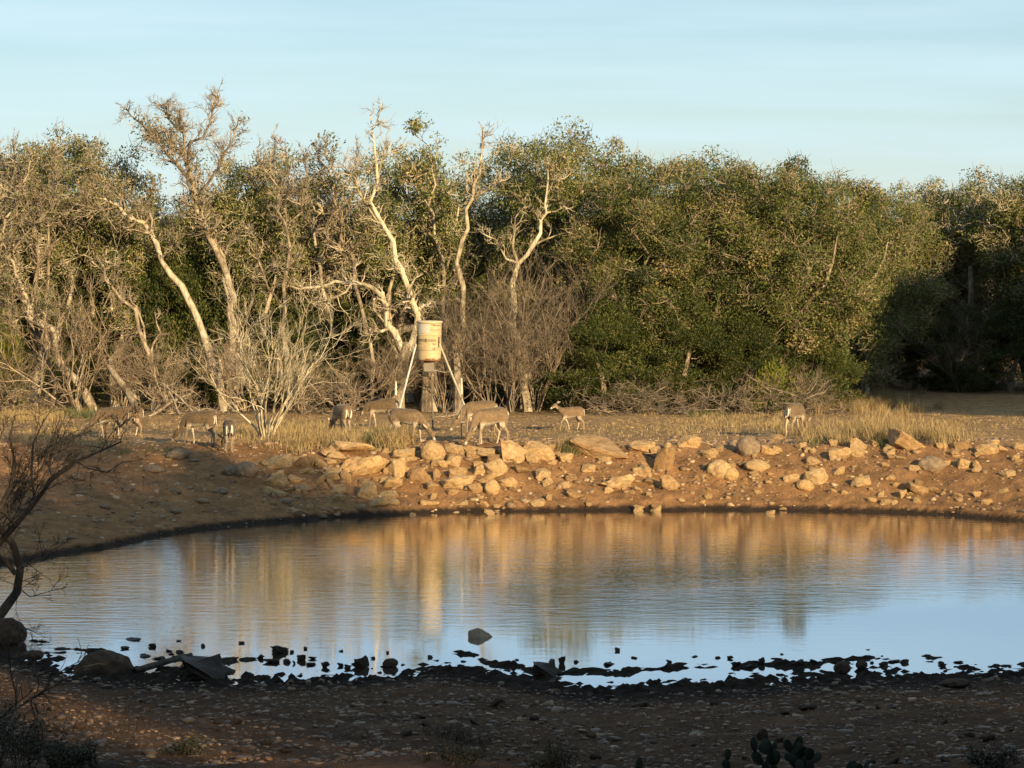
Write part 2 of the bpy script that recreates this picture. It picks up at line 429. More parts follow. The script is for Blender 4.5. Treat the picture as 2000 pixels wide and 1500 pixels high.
# keep the water inside the basin
wx = np.linspace(-19, 21, 81)
nd_, fd_ = np.interp(wx, NX, ND) - 2.2, np.interp(wx, FX, FD) + 0.6
fd_ = np.maximum(fd_, nd_ + 0.2)
V = np.concatenate([np.stack([wx, nd_, wx * 0], -1), np.stack([wx, fd_, wx * 0], -1)])
q = np.arange(80); Q = np.stack([q, q + 1, q + 82, q + 81], -1)
tag(link('water', mesh_np('water', V, quads=Q, mat=M['water'], smooth=True)), 'rippled brown pond water reflecting the trees and sky', None, None, 'structure')

# ------------------------------------------------------------------ growth
def wander(p, d, L, n, crook, rnd, up=0.0):
    P = [p]
    d = unit(d)
    for k in range(n):
        d = unit(d + rnd.normal(size=3) * crook + np.array([0, 0, up]))
        P.append(P[-1] + d * L / n)
    return np.array(P), d
def twiggy(out, p, d, L, r, depth, rnd, crook=0.28, nsub=(3, 5), spread=0.8, up=0.04, shrink=0.6, n=4, tips=None):
    P, dd = wander(p, d, L, n, crook, rnd, up)
    out.append((P, np.linspace(r, r * 0.45, n + 1)))
    if tips is not None and depth <= 0:
        tips.append(P[-1])
    if depth <= 0:
        return
    for k in range(int(rnd.integers(nsub[0], nsub[1] + 1))):
        t = rnd.uniform(0.25, 1.0)
        i = min(int(t * n), n - 1); f = t * n - i
        q = P[i] * (1 - f) + P[i + 1] * f
        dl = unit(P[i + 1] - P[i])
        sd = rnd.normal(size=3); sd -= dl * sd.dot(dl); sd = unit(sd)
        twiggy(out, q, unit(dl + sd * spread * rnd.uniform(0.6, 1.3)), L * shrink * rnd.uniform(0.7, 1.2), max(r * 0.52, 0.0035), depth - 1, rnd, crook, nsub, spread, up, shrink, n if depth > 1 else 3, tips)
def leaf_cloud(P, size, rnd, out_dir=None, aspect=0.5, jit=1.0):
    """one folded-diamond quad per point"""
    N = len(P)
    u = rnd.normal(size=(N, 3))
    if out_dir is not None:
        u = u * jit + out_dir
    u = unit(u)
    v = rnd.normal(size=(N, 3)); v -= u * (u * v).sum(1, keepdims=True); v = unit(v)
    s = size * rnd.uniform(0.6, 1.3, (N, 1))
    w_ = np.cross(u, v)
    a = P - u * s; c = P + u * s
    bb = P + v * s * aspect + w_ * s * 0.15; dd = P - v * s * aspect + w_ * s * 0.15
    V = np.stack([a, bb, c, dd], 1).reshape(-1, 3)
    Q = np.arange(N * 4).reshape(-1, 4)
    return V, Q
def leaf_mesh(name, P, size, rnd, m, origin=(0, 0, 0), out_dir=None, aspect=0.5, tint=None, jit=1.0):
    V, Q = leaf_cloud(P, size, rnd, out_dir, aspect, jit)
    t = rnd.random(len(P)) if tint is None else np.clip(tint + rnd.normal(size=len(P)) * 0.17, 0, 1)
    return mesh_np(name, V - np.array(origin), quads=Q, mat=m, tint=np.repeat(t, 4))
def clumpy(C, rad, per, rnd, squash=0.75):
    """leaf positions in shell-heavy blobs round the centres C"""
    d = unit(rnd.normal(size=(len(C), per, 3)))
    rr = rad[:, None, None] * rnd.uniform(0.25, 1.08, (len(C), per, 1)) ** 0.6
    P = C[:, None, :] + d * rr * np.array([1, 1, squash])
    return P.reshape(-1, 3), d.reshape(-1, 3)
def attach(nodes, C, out, rnd, rmax=0.05, order_from=None):
    """join every clump centre to the nearest node of the skeleton with a crooked limb"""
    N = [tuple(x) for x in nodes]
    NA = np.array([x[:3] for x in N]); NR = np.array([x[3] for x in N])
    order = np.argsort(np.linalg.norm(C - NA[0], axis=1))
    for i in order:
        c = C[i]
        dist = np.linalg.norm(NA - c, axis=1) + 1.2 * np.clip(NA[:, 2] - c[2], 0, 9)
        k = int(np.argmin(dist))
        a = NA[k]; L = np.linalg.norm(c - a)
        n = 3 if L < 0.8 else (4 if L < 1.6 else 6)
        t = np.linspace(0, 1, n + 1)[:, None]
        P = a * (1 - t) + c * t
        P[1:-1] += rnd.normal(size=(n - 1, 3)) * 0.10 * L
        P[1:-1, 2] -= 0.06 * L
        r0 = min(NR[k] * 0.75, 0.012 + 0.022 * L, rmax)
        r = np.linspace(r0, 0.010, n + 1)
        out.append((P, r))
        NA = np.concatenate([NA, P[1:]]); NR = np.concatenate([NR, r[1:]])
def oak_geo(seed, W, H, nclump=150, per=95, leaf=0.085, crad=0.42, low=0.18, twigs=4, lumpy=0.25, trunk_r=0.2, depth_w=None, twr=1.0, crk=0.5):
    rnd = np.random.default_rng(seed)
    Dw = depth_w or W
    cz = H * (low + 1) / 2; rz = H * (1 - low) / 2
    d = unit(rnd.normal(size=(nclump, 3)))
    fr = rnd.uniform(0.15, 1.0, nclump) ** 0.42
    lob = unit(rnd.normal(size=(9, 3)))
    lb = (np.clip((d @ lob.T - 0.7) / 0.3, 0, 1)).max(1)
    fr = fr * (1 - lumpy + lumpy * 1.3 * lb)
    C = d * fr[:, None] * np.array([W / 2 - crad, Dw / 2 - crad, rz - crad * 0.7]) + np.array([0, 0, cz])
    out = []
    nodes = []
    h0 = H * rnd.uniform(0.12, 0.22)
    P, _ = wander(np.zeros(3) - [0, 0, 0.15], np.array([rnd.normal() * 0.15, rnd.normal() * 0.15, 1]), h0 + 0.15, 4, 0.12, rnd)
    out.append((P, np.linspace(trunk_r * 1.25, trunk_r * 0.9, 5)))
    for q in P[2:]: nodes.append((*q, trunk_r))
    a0 = rnd.uniform(0, 6.28)
    nm = 4
    for k in range(nm):
        a = a0 + k * 6.28 / nm + rnd.uniform(-.4, .4)
        e = np.array([math.cos(a) * W * 0.30, math.sin(a) * Dw * 0.30, H * rnd.uniform(0.55, 0.8)])
        t = np.linspace(0, 1, 8)[:, None]
        B = P[-1] * (1 - t) + e * t
        B[:, 2] = P[-1][2] + (e[2] - P[-1][2]) * t[:, 0] ** 1.25
        B[1:] += rnd.normal(size=(7, 3)) * 0.12
        r = np.linspace(trunk_r * 0.65, 0.03, 8)
        out.append((B, r))
        for q, rr in zip(B[1:], r[1:]): nodes.append((*q, rr))
    attach(nodes, C, out, rnd)
    rad = crad * rnd.uniform(0.7, 1.25, nclump)
    for i, c in enumerate(C):
        for k in range(twigs):
            od = unit(d[i] + rnd.normal(size=3) * 0.8)
            Pt, _ = wander(c, od, rad[i] * rnd.uniform(0.7, 1.45), 4, crk, rnd, 0.12)
            out.append((Pt, np.array([0.012, 0.010, 0.009, 0.007, 0.004]) * twr))
    if per:
        LP, LD = clumpy(C, rad, per, rnd)
        tint = np.repeat(np.clip(rnd.normal(0.5, 0.18, nclump), 0, 1), per)
        V, Qd = leaf_cloud(LP, leaf, rnd, LD * 0.6, 0.48)
        tt = np.repeat(np.clip(tint + rnd.normal(size=len(LP)) * 0.2, 0, 1), 4)
    else:
        V, Qd, tt = None, None, None
    return out, (V, Qd, tt), C
def juniper_geo(seed, W, H, ncl=150, per=230, leaf=0.05, low=0.04):
    rnd = np.random.default_rng(seed)
    z = H * (low + (1 - low) * rnd.random(ncl) ** 0.9)
    prof = np.interp(z / H, [0, 0.12, 0.45, 0.8, 1.0], [0.75, 1.0, 0.9, 0.5, 0.08])
    a = rnd.uniform(0, 6.28, ncl); f = rnd.uniform(0.2, 1, ncl) ** 0.45 * rnd.uniform(0.75, 1.1, ncl)
    C = np.stack([np.cos(a) * W / 2 * prof * f, np.sin(a) * W / 2 * prof * f, z], -1)
    out = []
    P, _ = wander(np.array([0, 0, -0.1]), np.array([0, 0, 1.]), H * 0.85, 7, 0.07, rnd)
    rr = np.linspace(0.12, 0.02, 8); out.append((P, rr))
    attach([(*q, r) for q, r in zip(P, rr)], C, out, rnd, 0.03)
    rad = 0.36 * rnd.uniform(0.7, 1.3, ncl)
    LP, LD = clumpy(C, rad, per, rnd, 0.85)
    outd = unit(C + 1e-6); outd = np.repeat(outd, per, 0) * 0.6 + LD * 0.6 + np.array([0, 0, 0.35])
    V, Qd = leaf_cloud(LP, leaf, rnd, outd, 0.26, 0.4)
    tint = np.repeat(np.clip(rnd.normal(0.45, 0.2, ncl), 0, 1), per)
    tt = np.repeat(np.clip(tint + rnd.normal(size=len(LP)) * 0.18, 0, 1), 4)
    return out, (V, Qd, tt)
def shrub_geo(seed, W, H, stems=12, depth=3, r=0.022, nsub=(3, 5), spread=0.55, tips=None, crook=0.2, base=0.15):
    rnd = np.random.default_rng(seed)
    out = []
    for k in range(stems):
        a = rnd.uniform(0, 6.28); tilt = rnd.uniform(0.05, 1.0) * W / 2 / H * 1.15
        d = np.array([math.cos(a) * tilt, math.sin(a) * tilt, 1.0])
        p = np.array([math.cos(a) * base * rnd.random(), math.sin(a) * base * rnd.random(), -0.05])
        twiggy(out, p, d, H * rnd.uniform(0.55, 0.85), r * rnd.uniform(0.6, 1.3), depth, rnd, crook, nsub, spread, 0.05, 0.5, 5, tips)
    return out
MESH = {}
def tree(name, key, label, cat, loc, rz=0, sc=(1, 1, 1), group=None, parts=None):
    """parts: list of (part name, mesh); meshes are shared by alike trees"""
    t = thing(name, label, cat, loc, rz, group)
    t.scale = sc
    for pn, me in parts:
        link(pn, me, t)
    return t
def geo_parts(key, geo, bark, leafm, crown='crown'):
    br, (V, Qd, tt) = geo[0], geo[1]
    thick = [x for x in br if x[1][0] > 0.05]; thin = [x for x in br if x[1][0] <= 0.05]
    ps = [('trunk', tube_mesh(key + '_trunk', thick, M[bark]))] if thick else []
    if thin: ps.append(('branches', tube_mesh(key + '_branches', thin, M['lichen_bark' if ('sparse' in key or 'mixed' in key) else 'twig'])))
    if V is not None: ps.append((crown, mesh_np(key + '_crown', V, quads=Qd, mat=M[leafm], tint=tt)))
    return ps

def fit(geo, W, H):
    V = geo[1][0]
    hx = np.percentile(np.abs(V[:, :2]), 99.0); hz = np.percentile(V[:, 2], 99.6)
    k = np.array([W / 2 / hx, W / 2 / hx, H / hz])
    br = [(P * k, r_) for P, r_ in geo[0]]
    return br, (V * k, geo[1][1], geo[1][2])
OAKS = [geo_parts('oak%d' % i, fit(oak_geo(100 + i, 6.0, 7.6, 215, 300, 0.040, 0.50, low=0.0, twigs=9, lumpy=0.18, twr=1.1), 6.0, 7.6), 'bark', 'oak_leaf') for i in range(4)]
SPARSE = [geo_parts('sparse%d' % i, fit(oak_geo(140 + i, 5.4, 7.4, 150, 26, 0.045, 0.55, low=0.28, twigs=30, lumpy=0.4, twr=1.75, crk=0.7), 5.4, 7.4), 'lichen_bark', 'oak_leaf') for i in range(3)]
MIXED = [geo_parts('mixed%d' % i, fit(oak_geo(150 + i, 5.4, 7.4, 165, 190, 0.040, 0.50, low=0.22, twigs=12, lumpy=0.4, twr=1.4, crk=0.7), 5.4, 7.4), 'pale_bark', 'oak_leaf') for i in range(3)]
JUNI = [geo_parts('juniper%d' % i, fit(juniper_geo(170 + i, 3.4, 4.2), 3.4, 4.2), 'bark', 'juniper_leaf') for i in range(3)]

def px_x(px, D): return (px - 1000) / F * D
KD = 1.126
def stand(px, D):
    D = D * KD
    x = px_x(px, D)
    return (x, D, float(zg(x, D)) - 0.02)
def h_to(px, py_top, D):
    """height above ground of a treetop seen at py_top"""
    return at(px, py_top, D * KD)[2] - stand(px, D)[2]

# the big evergreen oak mass right of the feeder, front row
front = [
    (1120, 96, 268, 5.6, 0, 'tallest rounded evergreen oak, its domed crown behind the brown thicket right of the feeder'),
    (1265, 93.5, 342, 5.0, 1, 'dense evergreen oak whose leaves reach down behind the small alert deer'),
    (1395, 95, 326, 5.6, 2, 'broad dense evergreen oak above the left end of the brush pile'),
    (1515, 94, 322, 5.6, 3, 'dense evergreen oak above the right end of the brush pile'),
    (1625, 96, 348, 4.6, 1, 'rounded evergreen oak bulging at the edge of the deep shade'),
    (1240, 101, 322, 6.0, 2, 'evergreen oak showing only its top behind the two oaks right of the alert deer'),
    (1445, 102, 318, 6.0, 0, 'evergreen oak showing only its top behind the oaks over the brush pile'),
    (1690, 101, 372, 5.0, 3, 'lower evergreen oak behind the bulging oak where the treetops step down'),
]
for i, (px, D, top, W, v, lab) in enumerate(front):
    H = h_to(px, top, D)
    tree('oak_tree', '', lab, 'oak tree', stand(px, D), 0.9 * i, (W * KD / 6.0, W * KD / 6.0, H / 7.6), 'evergreen oaks behind the brush pile', OAKS[v])
# low skirt of foliage at their feet
skirt = [(1180, 91.5, 590, 3.4, 'bushy green juniper low at the feet of the oaks beside the alert deer'), (1330, 92, 570, 3.6, 'dark green juniper low behind the left part of the brush pile'),
         (1450, 92.5, 600, 3.4, 'green juniper low behind the middle of the brush pile'), (1590, 93.5, 610, 3.0, 'green juniper low at the right foot of the evergreen oaks'),
         (1120, 93, 640, 2.4, 'small green juniper right behind the small alert deer')]
for i, (px, D, top, W, lab) in enumerate(skirt):
    H = h_to(px, top, D)
    tree('juniper_bush', '', lab, 'juniper', stand(px, D), i * 1.3, (W * KD / 3.4, W * KD / 3.4, H / 4.2), None, JUNI[i % 3])
# yellowish bush
rnd = np.random.default_rng(5)
yg = juniper_geo(191, 1.8, 1.5, 30, 90, 0.07)
tree('leafy_bush', '', 'yellow green leafy bush at the foot of the evergreen oaks', 'bush', stand(1512, 90.8), 0, (1, 1, 1), None, geo_parts('ybush', yg, 'bark', 'yellow_leaf'))
tree('leafy_bush', '', 'yellow green leafy bush at the left edge below the leaning pale trunk', 'bush', stand(-5, 91), 1, (1.3, 1.3, 1.9), None, geo_parts('ybush2', yg, 'bark', 'yellow_leaf'))

# shaded trees at the right
shade = [(1775, 108, 405, 4.6, 0, 'shaded oak right beside the bulging evergreen oak'), (1850, 106, 358, 4.4, 1, 'shaded oak with a sunlit pale top left of the last tree'),
         (1935, 107, 352, 4.6, 2, 'dark shaded oak second from the right edge'), (2020, 104, 345, 5.4, 0, 'dark shaded oak cut by the right edge'), (2120, 103, 330, 6, 1, 'oak beyond the right edge')]
for i, (px, D, top, W, v, lab) in enumerate(shade):
    H = h_to(px, top, D)
    tree('shaded_oak', '', lab, 'oak tree', stand(px, D), 2 + i, (W * KD / 5.4, W * KD / 5.4, H / 7.4) if i in (1, 3) else (W * KD / 6, W * KD / 6, H / 7.6), 'shaded oaks at the right', MIXED[v] if i in (1, 3) else OAKS[v])
for i, (px, D, top, W, lab) in enumerate([(1790, 104, 620, 3.2, 'low dark bush in the shade right of the evergreen oaks'), (1880, 103.5, 600, 3.6, 'low brownish bush in the shade below the sunlit top'), (1975, 102, 590, 3.6, 'low dark bush in the shade at the right edge')]):
    H = h_to(px, top, D)
    tree('shaded_bush', '', lab, 'bush', stand(px, D), i, (W * KD / 3.4, W * KD / 3.4, H / 4.2), None, JUNI[i])

# left: sparse, lichen grey oaks
left = [
    (-40, 94, 300, 5.0, 0, 'pale twiggy oak cut by the left edge'), (60, 95, 285, 4.6, 1, 'pale twiggy oak second from the left edge'),
    (165, 97, 270, 4.4, 2, 'twiggy oak with dark leaf tufts on top left of the tall spreading one'), (265, 96, 362, 3.8, 0, 'lower twiggy oak left beside the tall spreading one'),
    (490, 96, 300, 4.0, 1, 'twiggy oak right beside the tall spreading one'), (600, 97, 355, 4.2, 2, 'pale bare topped oak left of the dead spire'),
    (690, 99, 372, 4.2, 0, 'twiggy oak right behind the dead spire'), (800, 97, 300, 4.6, 1, 'half leafy oak between the dead spire and the white trunk'),
    (1000, 99, 285, 4.6, 2, 'half leafy oak behind the forked dead tree'),
]
for i, (px, D, top, W, v, lab) in enumerate(left):
    H = h_to(px, top, D)
    tree('sparse_oak', '', lab, 'oak tree', stand(px, D), 1.7 * i, (W * KD / 5.4, W * KD / 5.4, H / 7.4), 'half bare oaks left and behind the feeder', (SPARSE if i in (0, 5) else MIXED)[v])
greens = [(120, 96.5, 470, 3.6, 1), (40, 96, 500, 3.4, 0), (230, 98, 430, 4.6, 2), (330, 95.5, 470, 3.4, 0), (420, 97, 390, 4.6, 1), (520, 97.5, 370, 4.8, 2), (630, 96, 560, 3.2, 1), (690, 95.5, 600, 3.4, 0), (860, 99, 400, 4.6, 0), (960, 97, 520, 3.6, 2), (560, 95, 600, 3.0, 1), (790, 99, 480, 4.0, 1)]
wh = ['in the gap below the second pale oak', 'low by the left edge', 'behind the two leaning pale trunks', 'between the leaning pale trunks', 'behind the slanting trunk of the tall oak', 'right of the slanting trunk of the tall oak', 'below the crooked drooping limb', 'right under the crooked drooping limb', 'left behind the white trunk', 'right of the white trunk', 'behind the pale many stemmed shrub', 'behind the feeder']
for i, (px, D, top, W, v) in enumerate(greens):
    H = h_to(px, top, D)
    tree('juniper_tree', '', 'dark green juniper ' + wh[i], 'juniper', stand(px, D), 2.1 * i, (W * KD / 3.4, W * KD / 3.4, H / 4.2), 'junipers among the half bare oaks', JUNI[v])
# backing rows, hidden but for gaps
for i in range(17):
    px = -150 + i * 112 + rnd.uniform(-25, 25)
    D = 110 + rnd.uniform(-3, 3)
    H = (6.0 if px < 1000 else (6.2 if px < 1600 else 5.4)) * rnd.uniform(0.9, 1.1)
    ms_ = [(-100, 'beyond the left edge'), (60, 'behind the first pale twiggy oaks'), (200, 'behind the oak with dark leaf tufts'), (330, 'behind the tallest spreading oak'), (440, 'right behind the tallest spreading oak'), (550, 'behind the pale bare topped oak'), (650, 'left of the dead spire'), (760, 'behind the dead spire'), (880, 'behind the white dead trunk'), (990, 'left of the forked dead tree'), (1100, 'behind the tallest rounded evergreen oak'), (1210, 'behind the alert deer'), (1330, 'behind the left end of the brush pile'), (1440, 'behind the middle of the brush pile'), (1550, 'behind the right end of the brush pile'), (1680, 'behind the bulging evergreen oak'), (1800, 'behind the shaded oaks')]
    lab = 'oak of the back row glimpsed through gaps ' + min(ms_, key=lambda q_: abs(q_[0] - px))[1]
    tree('oak_tree', '', lab, 'oak tree', stand(px, D), i * 2.0, (1.12, 1.12, H / 7.6), 'row of oaks behind the tree line', OAKS[i % 4])

# ------------------------------------------------------------------ hero dead trees: limbs drawn joint by joint
def limb(pts, D, r0, r1, rnd, wig=0.25):
    P = np.array([at(px, py, D + 0 * i) for i, (px, py) in enumerate(pts)])
    n = len(P)
    P[:, 1] += np.cumsum(rnd.normal(size=n) * wig) - 0
    # refine with jitter
    Q_ = [P[0]]
    for a, b_ in zip(P[:-1], P[1:]):
        mid = (a + b_) / 2 + rnd.normal(size=3) * np.linalg.norm(b_ - a) * 0.11
        Q_ += [mid, b_]
    return np.array(Q_), np.linspace(r0, r1, len(Q_)) * rnd.uniform(0.88, 1.14, len(Q_))
def hero(name, label, D, main, subs, seed, bark='pale_bark', tw=1.0, L=0.9, depth=3, per=0, nb=22, from_t=0.35, cat='dead tree', up=0.08, nsub=(3, 4)):
    rnd = np.random.default_rng(seed)
    D = D * KD
    branches = []; tips = []
    P, r = limb(main[0], D, main[1], main[2], rnd)
    P[0, 2] = zg(P[0, 0], P[0, 1]) - 0.1
    branches.append((P, r))
    limbs = [(P, r)]
    for pts, r0, r1 in subs:
        S, sr = limb(pts, D, r0, r1, rnd)
        k = int(np.argmin(np.linalg.norm((P - S[0])[:, [0, 2]], axis=1)))
        S[:, 1] += P[k, 1] - S[0, 1]
        S[0] = P[k] if np.linalg.norm(P[k] - S[0]) < 0.5 else S[0]
        branches.append((S, sr)); limbs.append((S, sr))
    twl = []
    for (Q_, rr) in limbs:
        ln = max(int(nb * tw * len(Q_) / 12), 3)
        for k in range(ln):
            t = rnd.uniform(from_t if Q_ is P else 0.2, 1.0) * (len(Q_) - 1)
            i = min(int(t), len(Q_) - 2)
            q = Q_[i] + (Q_[i + 1] - Q_[i]) * (t - i)
            dl = unit(Q_[i + 1] - Q_[i]); sd = rnd.normal(size=3); sd -= dl * sd.dot(dl)
            twiggy(twl, q, unit(dl * 0.7 + unit(sd) * 0.9), L * rnd.uniform(0.5, 1.3) * (1 - 0.55 * t / (len(Q_) - 1)), max(rr[i] * 0.35, 0.019), depth - 1, rnd, 0.3, nsub, 0.8, up, 0.6, 4, tips)
    base = P[0].copy()
    t = thing(name, label, cat, tuple(base))
    link('trunk', tube_mesh(name + '_trunk', branches[:1], M[bark], base), t)
    for b_ in branches[1:]:
        link('limb', tube_mesh(name + '_limb', [b_], M[bark], base), t)
    if twl:
        link('twigs', tube_mesh(name + '_twigs', twl, M[bark if bark != 'bark' else 'twig'], base), t)
    if per and tips:
        C = np.array(tips); C = C[rnd.random(len(C)) < 0.35]
        if seed == 304: C = C[(rnd.random(len(C)) < 0.5) & (vnoise(C[:, 0] * 1.1, C[:, 2] * 1.1, 3) > 0.52)]
        LP, LD = clumpy(C, np.full(len(C), 0.22), per * 2, rnd)
        link('leaves', leaf_mesh(name + '_leaves', LP, 0.058, rnd, M['oak_leaf'], base, LD * 0.5), t)
    return t
hero('dead_tree', 'tall grey dead tree whose bare spire rises behind the feeder drum', 92.5,
     ([(775, 806), (782, 750), (792, 695), (812, 650), (818, 610), (800, 560), (775, 505), (752, 440), (742, 360), (736, 290), (728, 228)], 0.19, 0.018),
     [([(790, 700), (772, 645), (757, 595), (748, 570)], 0.15, 0.08), ([(760, 640), (735, 643), (728, 650)], 0.06, 0.03),
      ([(748, 575), (715, 553), (680, 552), (640, 556), (600, 560), (572, 556)], 0.08, 0.03), ([(690, 552), (660, 578), (640, 590), (632, 615)], 0.05, 0.018),
      ([(752, 440), (720, 400), (700, 350), (668, 318)], 0.05, 0.014), ([(742, 350), (760, 300), (772, 280)], 0.03, 0.01), ([(733, 262), (742, 240), (743, 225)], 0.015, 0.006)], 301, L=0.8, nb=26, bark='lichen_bark')
hero('dead_tree', 'slim white barked dead tree standing upright right of the feeder', 93,
     ([(900, 800), (905, 710), (908, 640), (905, 590), (900, 540), (903, 470), (910, 410), (924, 385), (937, 340), (940, 300), (942, 262), (934, 236)], 0.13, 0.012),
     [([(922, 388), (950, 372), (975, 355), (990, 345)], 0.06, 0.02), ([(940, 300), (950, 262), (956, 243)], 0.02, 0.007), ([(932, 372), (920, 345), (925, 310)], 0.03, 0.01)], 302, L=0.55, nb=16, from_t=0.6, bark='lichen_bark')
hero('dead_tree', 'grey dead tree with forked bare limbs above the brown thicket', 93.5,
     ([(1022, 800), (1015, 700), (1005, 600), (1012, 515), (1040, 480), (1056, 430), (1064, 400), (1070, 350), (1072, 320)], 0.13, 0.02),
     [([(1012, 515), (988, 505), (975, 480), (955, 462), (935, 448)], 0.05, 0.015), ([(995, 505), (1003, 460), (1006, 425), (1025, 390)], 0.06, 0.02),
      ([(1045, 475), (1080, 462), (1118, 455), (1135, 448)], 0.045, 0.012), ([(1064, 414), (1100, 403), (1145, 412), (1160, 402)], 0.04, 0.01), ([(1072, 370), (1095, 350), (1108, 345)], 0.035, 0.01)], 303, L=0.6, nb=18, from_t=0.55, bark='lichen_bark')
hero('oak_tree', 'tallest oak with a spreading half bare crown on a slanting trunk', 94,
     ([(452, 806), (452, 700), (450, 600), (440, 522), (410, 462), (388, 412), (380, 360), (370, 310), (362, 260), (350, 215)], 0.17, 0.02),
     [([(380, 360), (330, 300), (290, 250), (255, 215)], 0.07, 0.015), ([(370, 310), (400, 270), (420, 220), (430, 190)], 0.06, 0.012), ([(385, 400), (430, 330), (450, 290), (470, 235)], 0.06, 0.012),
      ([(362, 270), (330, 230), (318, 205)], 0.04, 0.012), ([(440, 522), (425, 480), (418, 440)], 0.06, 0.03), ([(375, 330), (345, 290), (310, 280), (285, 262)], 0.05, 0.012)], 304, L=0.85, nb=80, per=1, cat='oak tree', from_t=0.4)
hero('oak_tree', 'oak with a long pale trunk leaning left between dark junipers', 93.4,
     ([(440, 800), (405, 680), (352, 560), (312, 510), (292, 460), (262, 430), (232, 402), (170, 385), (110, 375)], 0.14, 0.03),
     [([(312, 500), (330, 485), (342, 470)], 0.04, 0.012), ([(262, 430), (230, 380), (190, 340), (160, 300)], 0.06, 0.012), ([(232, 402), (200, 410), (150, 400), (100, 430)], 0.05, 0.015), ([(292, 460), (280, 400), (300, 350)], 0.05, 0.012)], 305, L=0.9, nb=54, per=1, cat='oak tree', from_t=0.5)
hero('oak_tree', 'oak with a thick pale trunk leaning in from the left edge', 92.5,
     ([(188, 800), (150, 740), (110, 680), (70, 620), (35, 570), (0, 535), (-50, 480)], 0.17, 0.08),
     [([(45, 590), (38, 540), (20, 500), (10, 470)], 0.07, 0.02), ([(70, 620), (40, 625), (8, 640)], 0.04, 0.015), ([(70, 610), (95, 595), (110, 590)], 0.03, 0.01), ([(0, 535), (10, 470), (40, 400), (60, 340), (75, 290)], 0.07, 0.012), ([(0, 520), (60, 450), (110, 400), (130, 340)], 0.06, 0.012)], 306, L=0.95, nb=50, per=1, cat='oak tree', from_t=0.5)
hero('dead_tree', 'dead tree of slanting grey stems left of the leaning log', 92,
     ([(298, 800), (292, 700), (268, 640), (235, 585), (205, 545), (182, 510)], 0.10, 0.03),
     [([(285, 680), (262, 600), (250, 575)], 0.05, 0.02), ([(292, 700), (310, 650), (300, 610)], 0.05, 0.02), ([(205, 545), (190, 500), (230, 520)], 0.04, 0.02), ([(210, 548), (160, 498), (110, 520)], 0.03, 0.01)], 307, L=0.6, nb=18, from_t=0.5)
hero('dead_tree', 'leaning bare tree with pale twigs below the drooping limb', 95,
     ([(640, 800), (650, 700), (640, 600), (625, 520), (612, 450), (600, 380), (625, 330)], 0.10, 0.02),
     [([(640, 600), (580, 560), (540, 500), (515, 470)], 0.05, 0.02), ([(612, 450), (650, 420), (690, 380), (650, 330), (640, 285)], 0.05, 0.012), ([(625, 520), (690, 480), (720, 470), (700, 420)], 0.05, 0.02)], 308, L=0.85, nb=34, per=3, from_t=0.4)
hero('dead_tree', 'bare pale tree right of the dead spire with upright fingers', 96,
     ([(870, 800), (872, 640), (868, 540), (850, 460), (838, 400), (845, 330), (852, 268)], 0.10, 0.012),
     [([(868, 540), (880, 470), (866, 430)], 0.05, 0.02), ([(845, 330), (820, 270), (812, 250)], 0.02, 0.006), ([(838, 400), (790, 350), (770, 300)], 0.04, 0.012)], 309, L=0.7, nb=26, per=4, from_t=0.4)

hero('dead_tree', 'bare pale dead tree with raised fingers right of the tallest spreading oak', 93,
     ([(565, 800), (560, 690), (556, 600), (562, 520), (558, 440), (545, 370), (532, 310), (528, 262)], 0.10, 0.012),
     [([(560, 450), (585, 390), (600, 340), (596, 300)], 0.05, 0.012), ([(545, 370), (515, 330), (500, 285)], 0.035, 0.01), ([(556, 600), (520, 560), (500, 500), (478, 440)], 0.05, 0.015), ([(558, 440), (560, 380), (562, 320), (556, 270)], 0.03, 0.008)], 310, L=0.7, nb=44, from_t=0.4)
hero('dead_tree', 'bare pale dead tree right behind the dead spire', 94.5,
     ([(690, 800), (700, 690), (705, 600), (690, 510), (668, 430), (650, 370), (628, 320), (615, 290)], 0.10, 0.012),
     [([(668, 430), (690, 370), (700, 320), (696, 285)], 0.045, 0.010), ([(690, 510), (640, 470), (600, 430), (580, 380)], 0.05, 0.012), ([(650, 370), (645, 320), (640, 275)], 0.03, 0.008)], 311, L=0.7, nb=44, from_t=0.4)
hero('dead_tree', 'bare pale tree with crooked upright twigs near the left edge', 93,
     ([(95, 800), (85, 690), (70, 600), (72, 520), (60, 440), (45, 370), (30, 320), (25, 280)], 0.10, 0.012),
     [([(60, 440), (90, 380), (105, 330), (100, 290)], 0.045, 0.010), ([(72, 520), (120, 460), (160, 400), (190, 340)], 0.05, 0.012), ([(45, 370), (5, 330), (-15, 290)], 0.03, 0.008)], 312, L=0.8, nb=50, from_t=0.4)
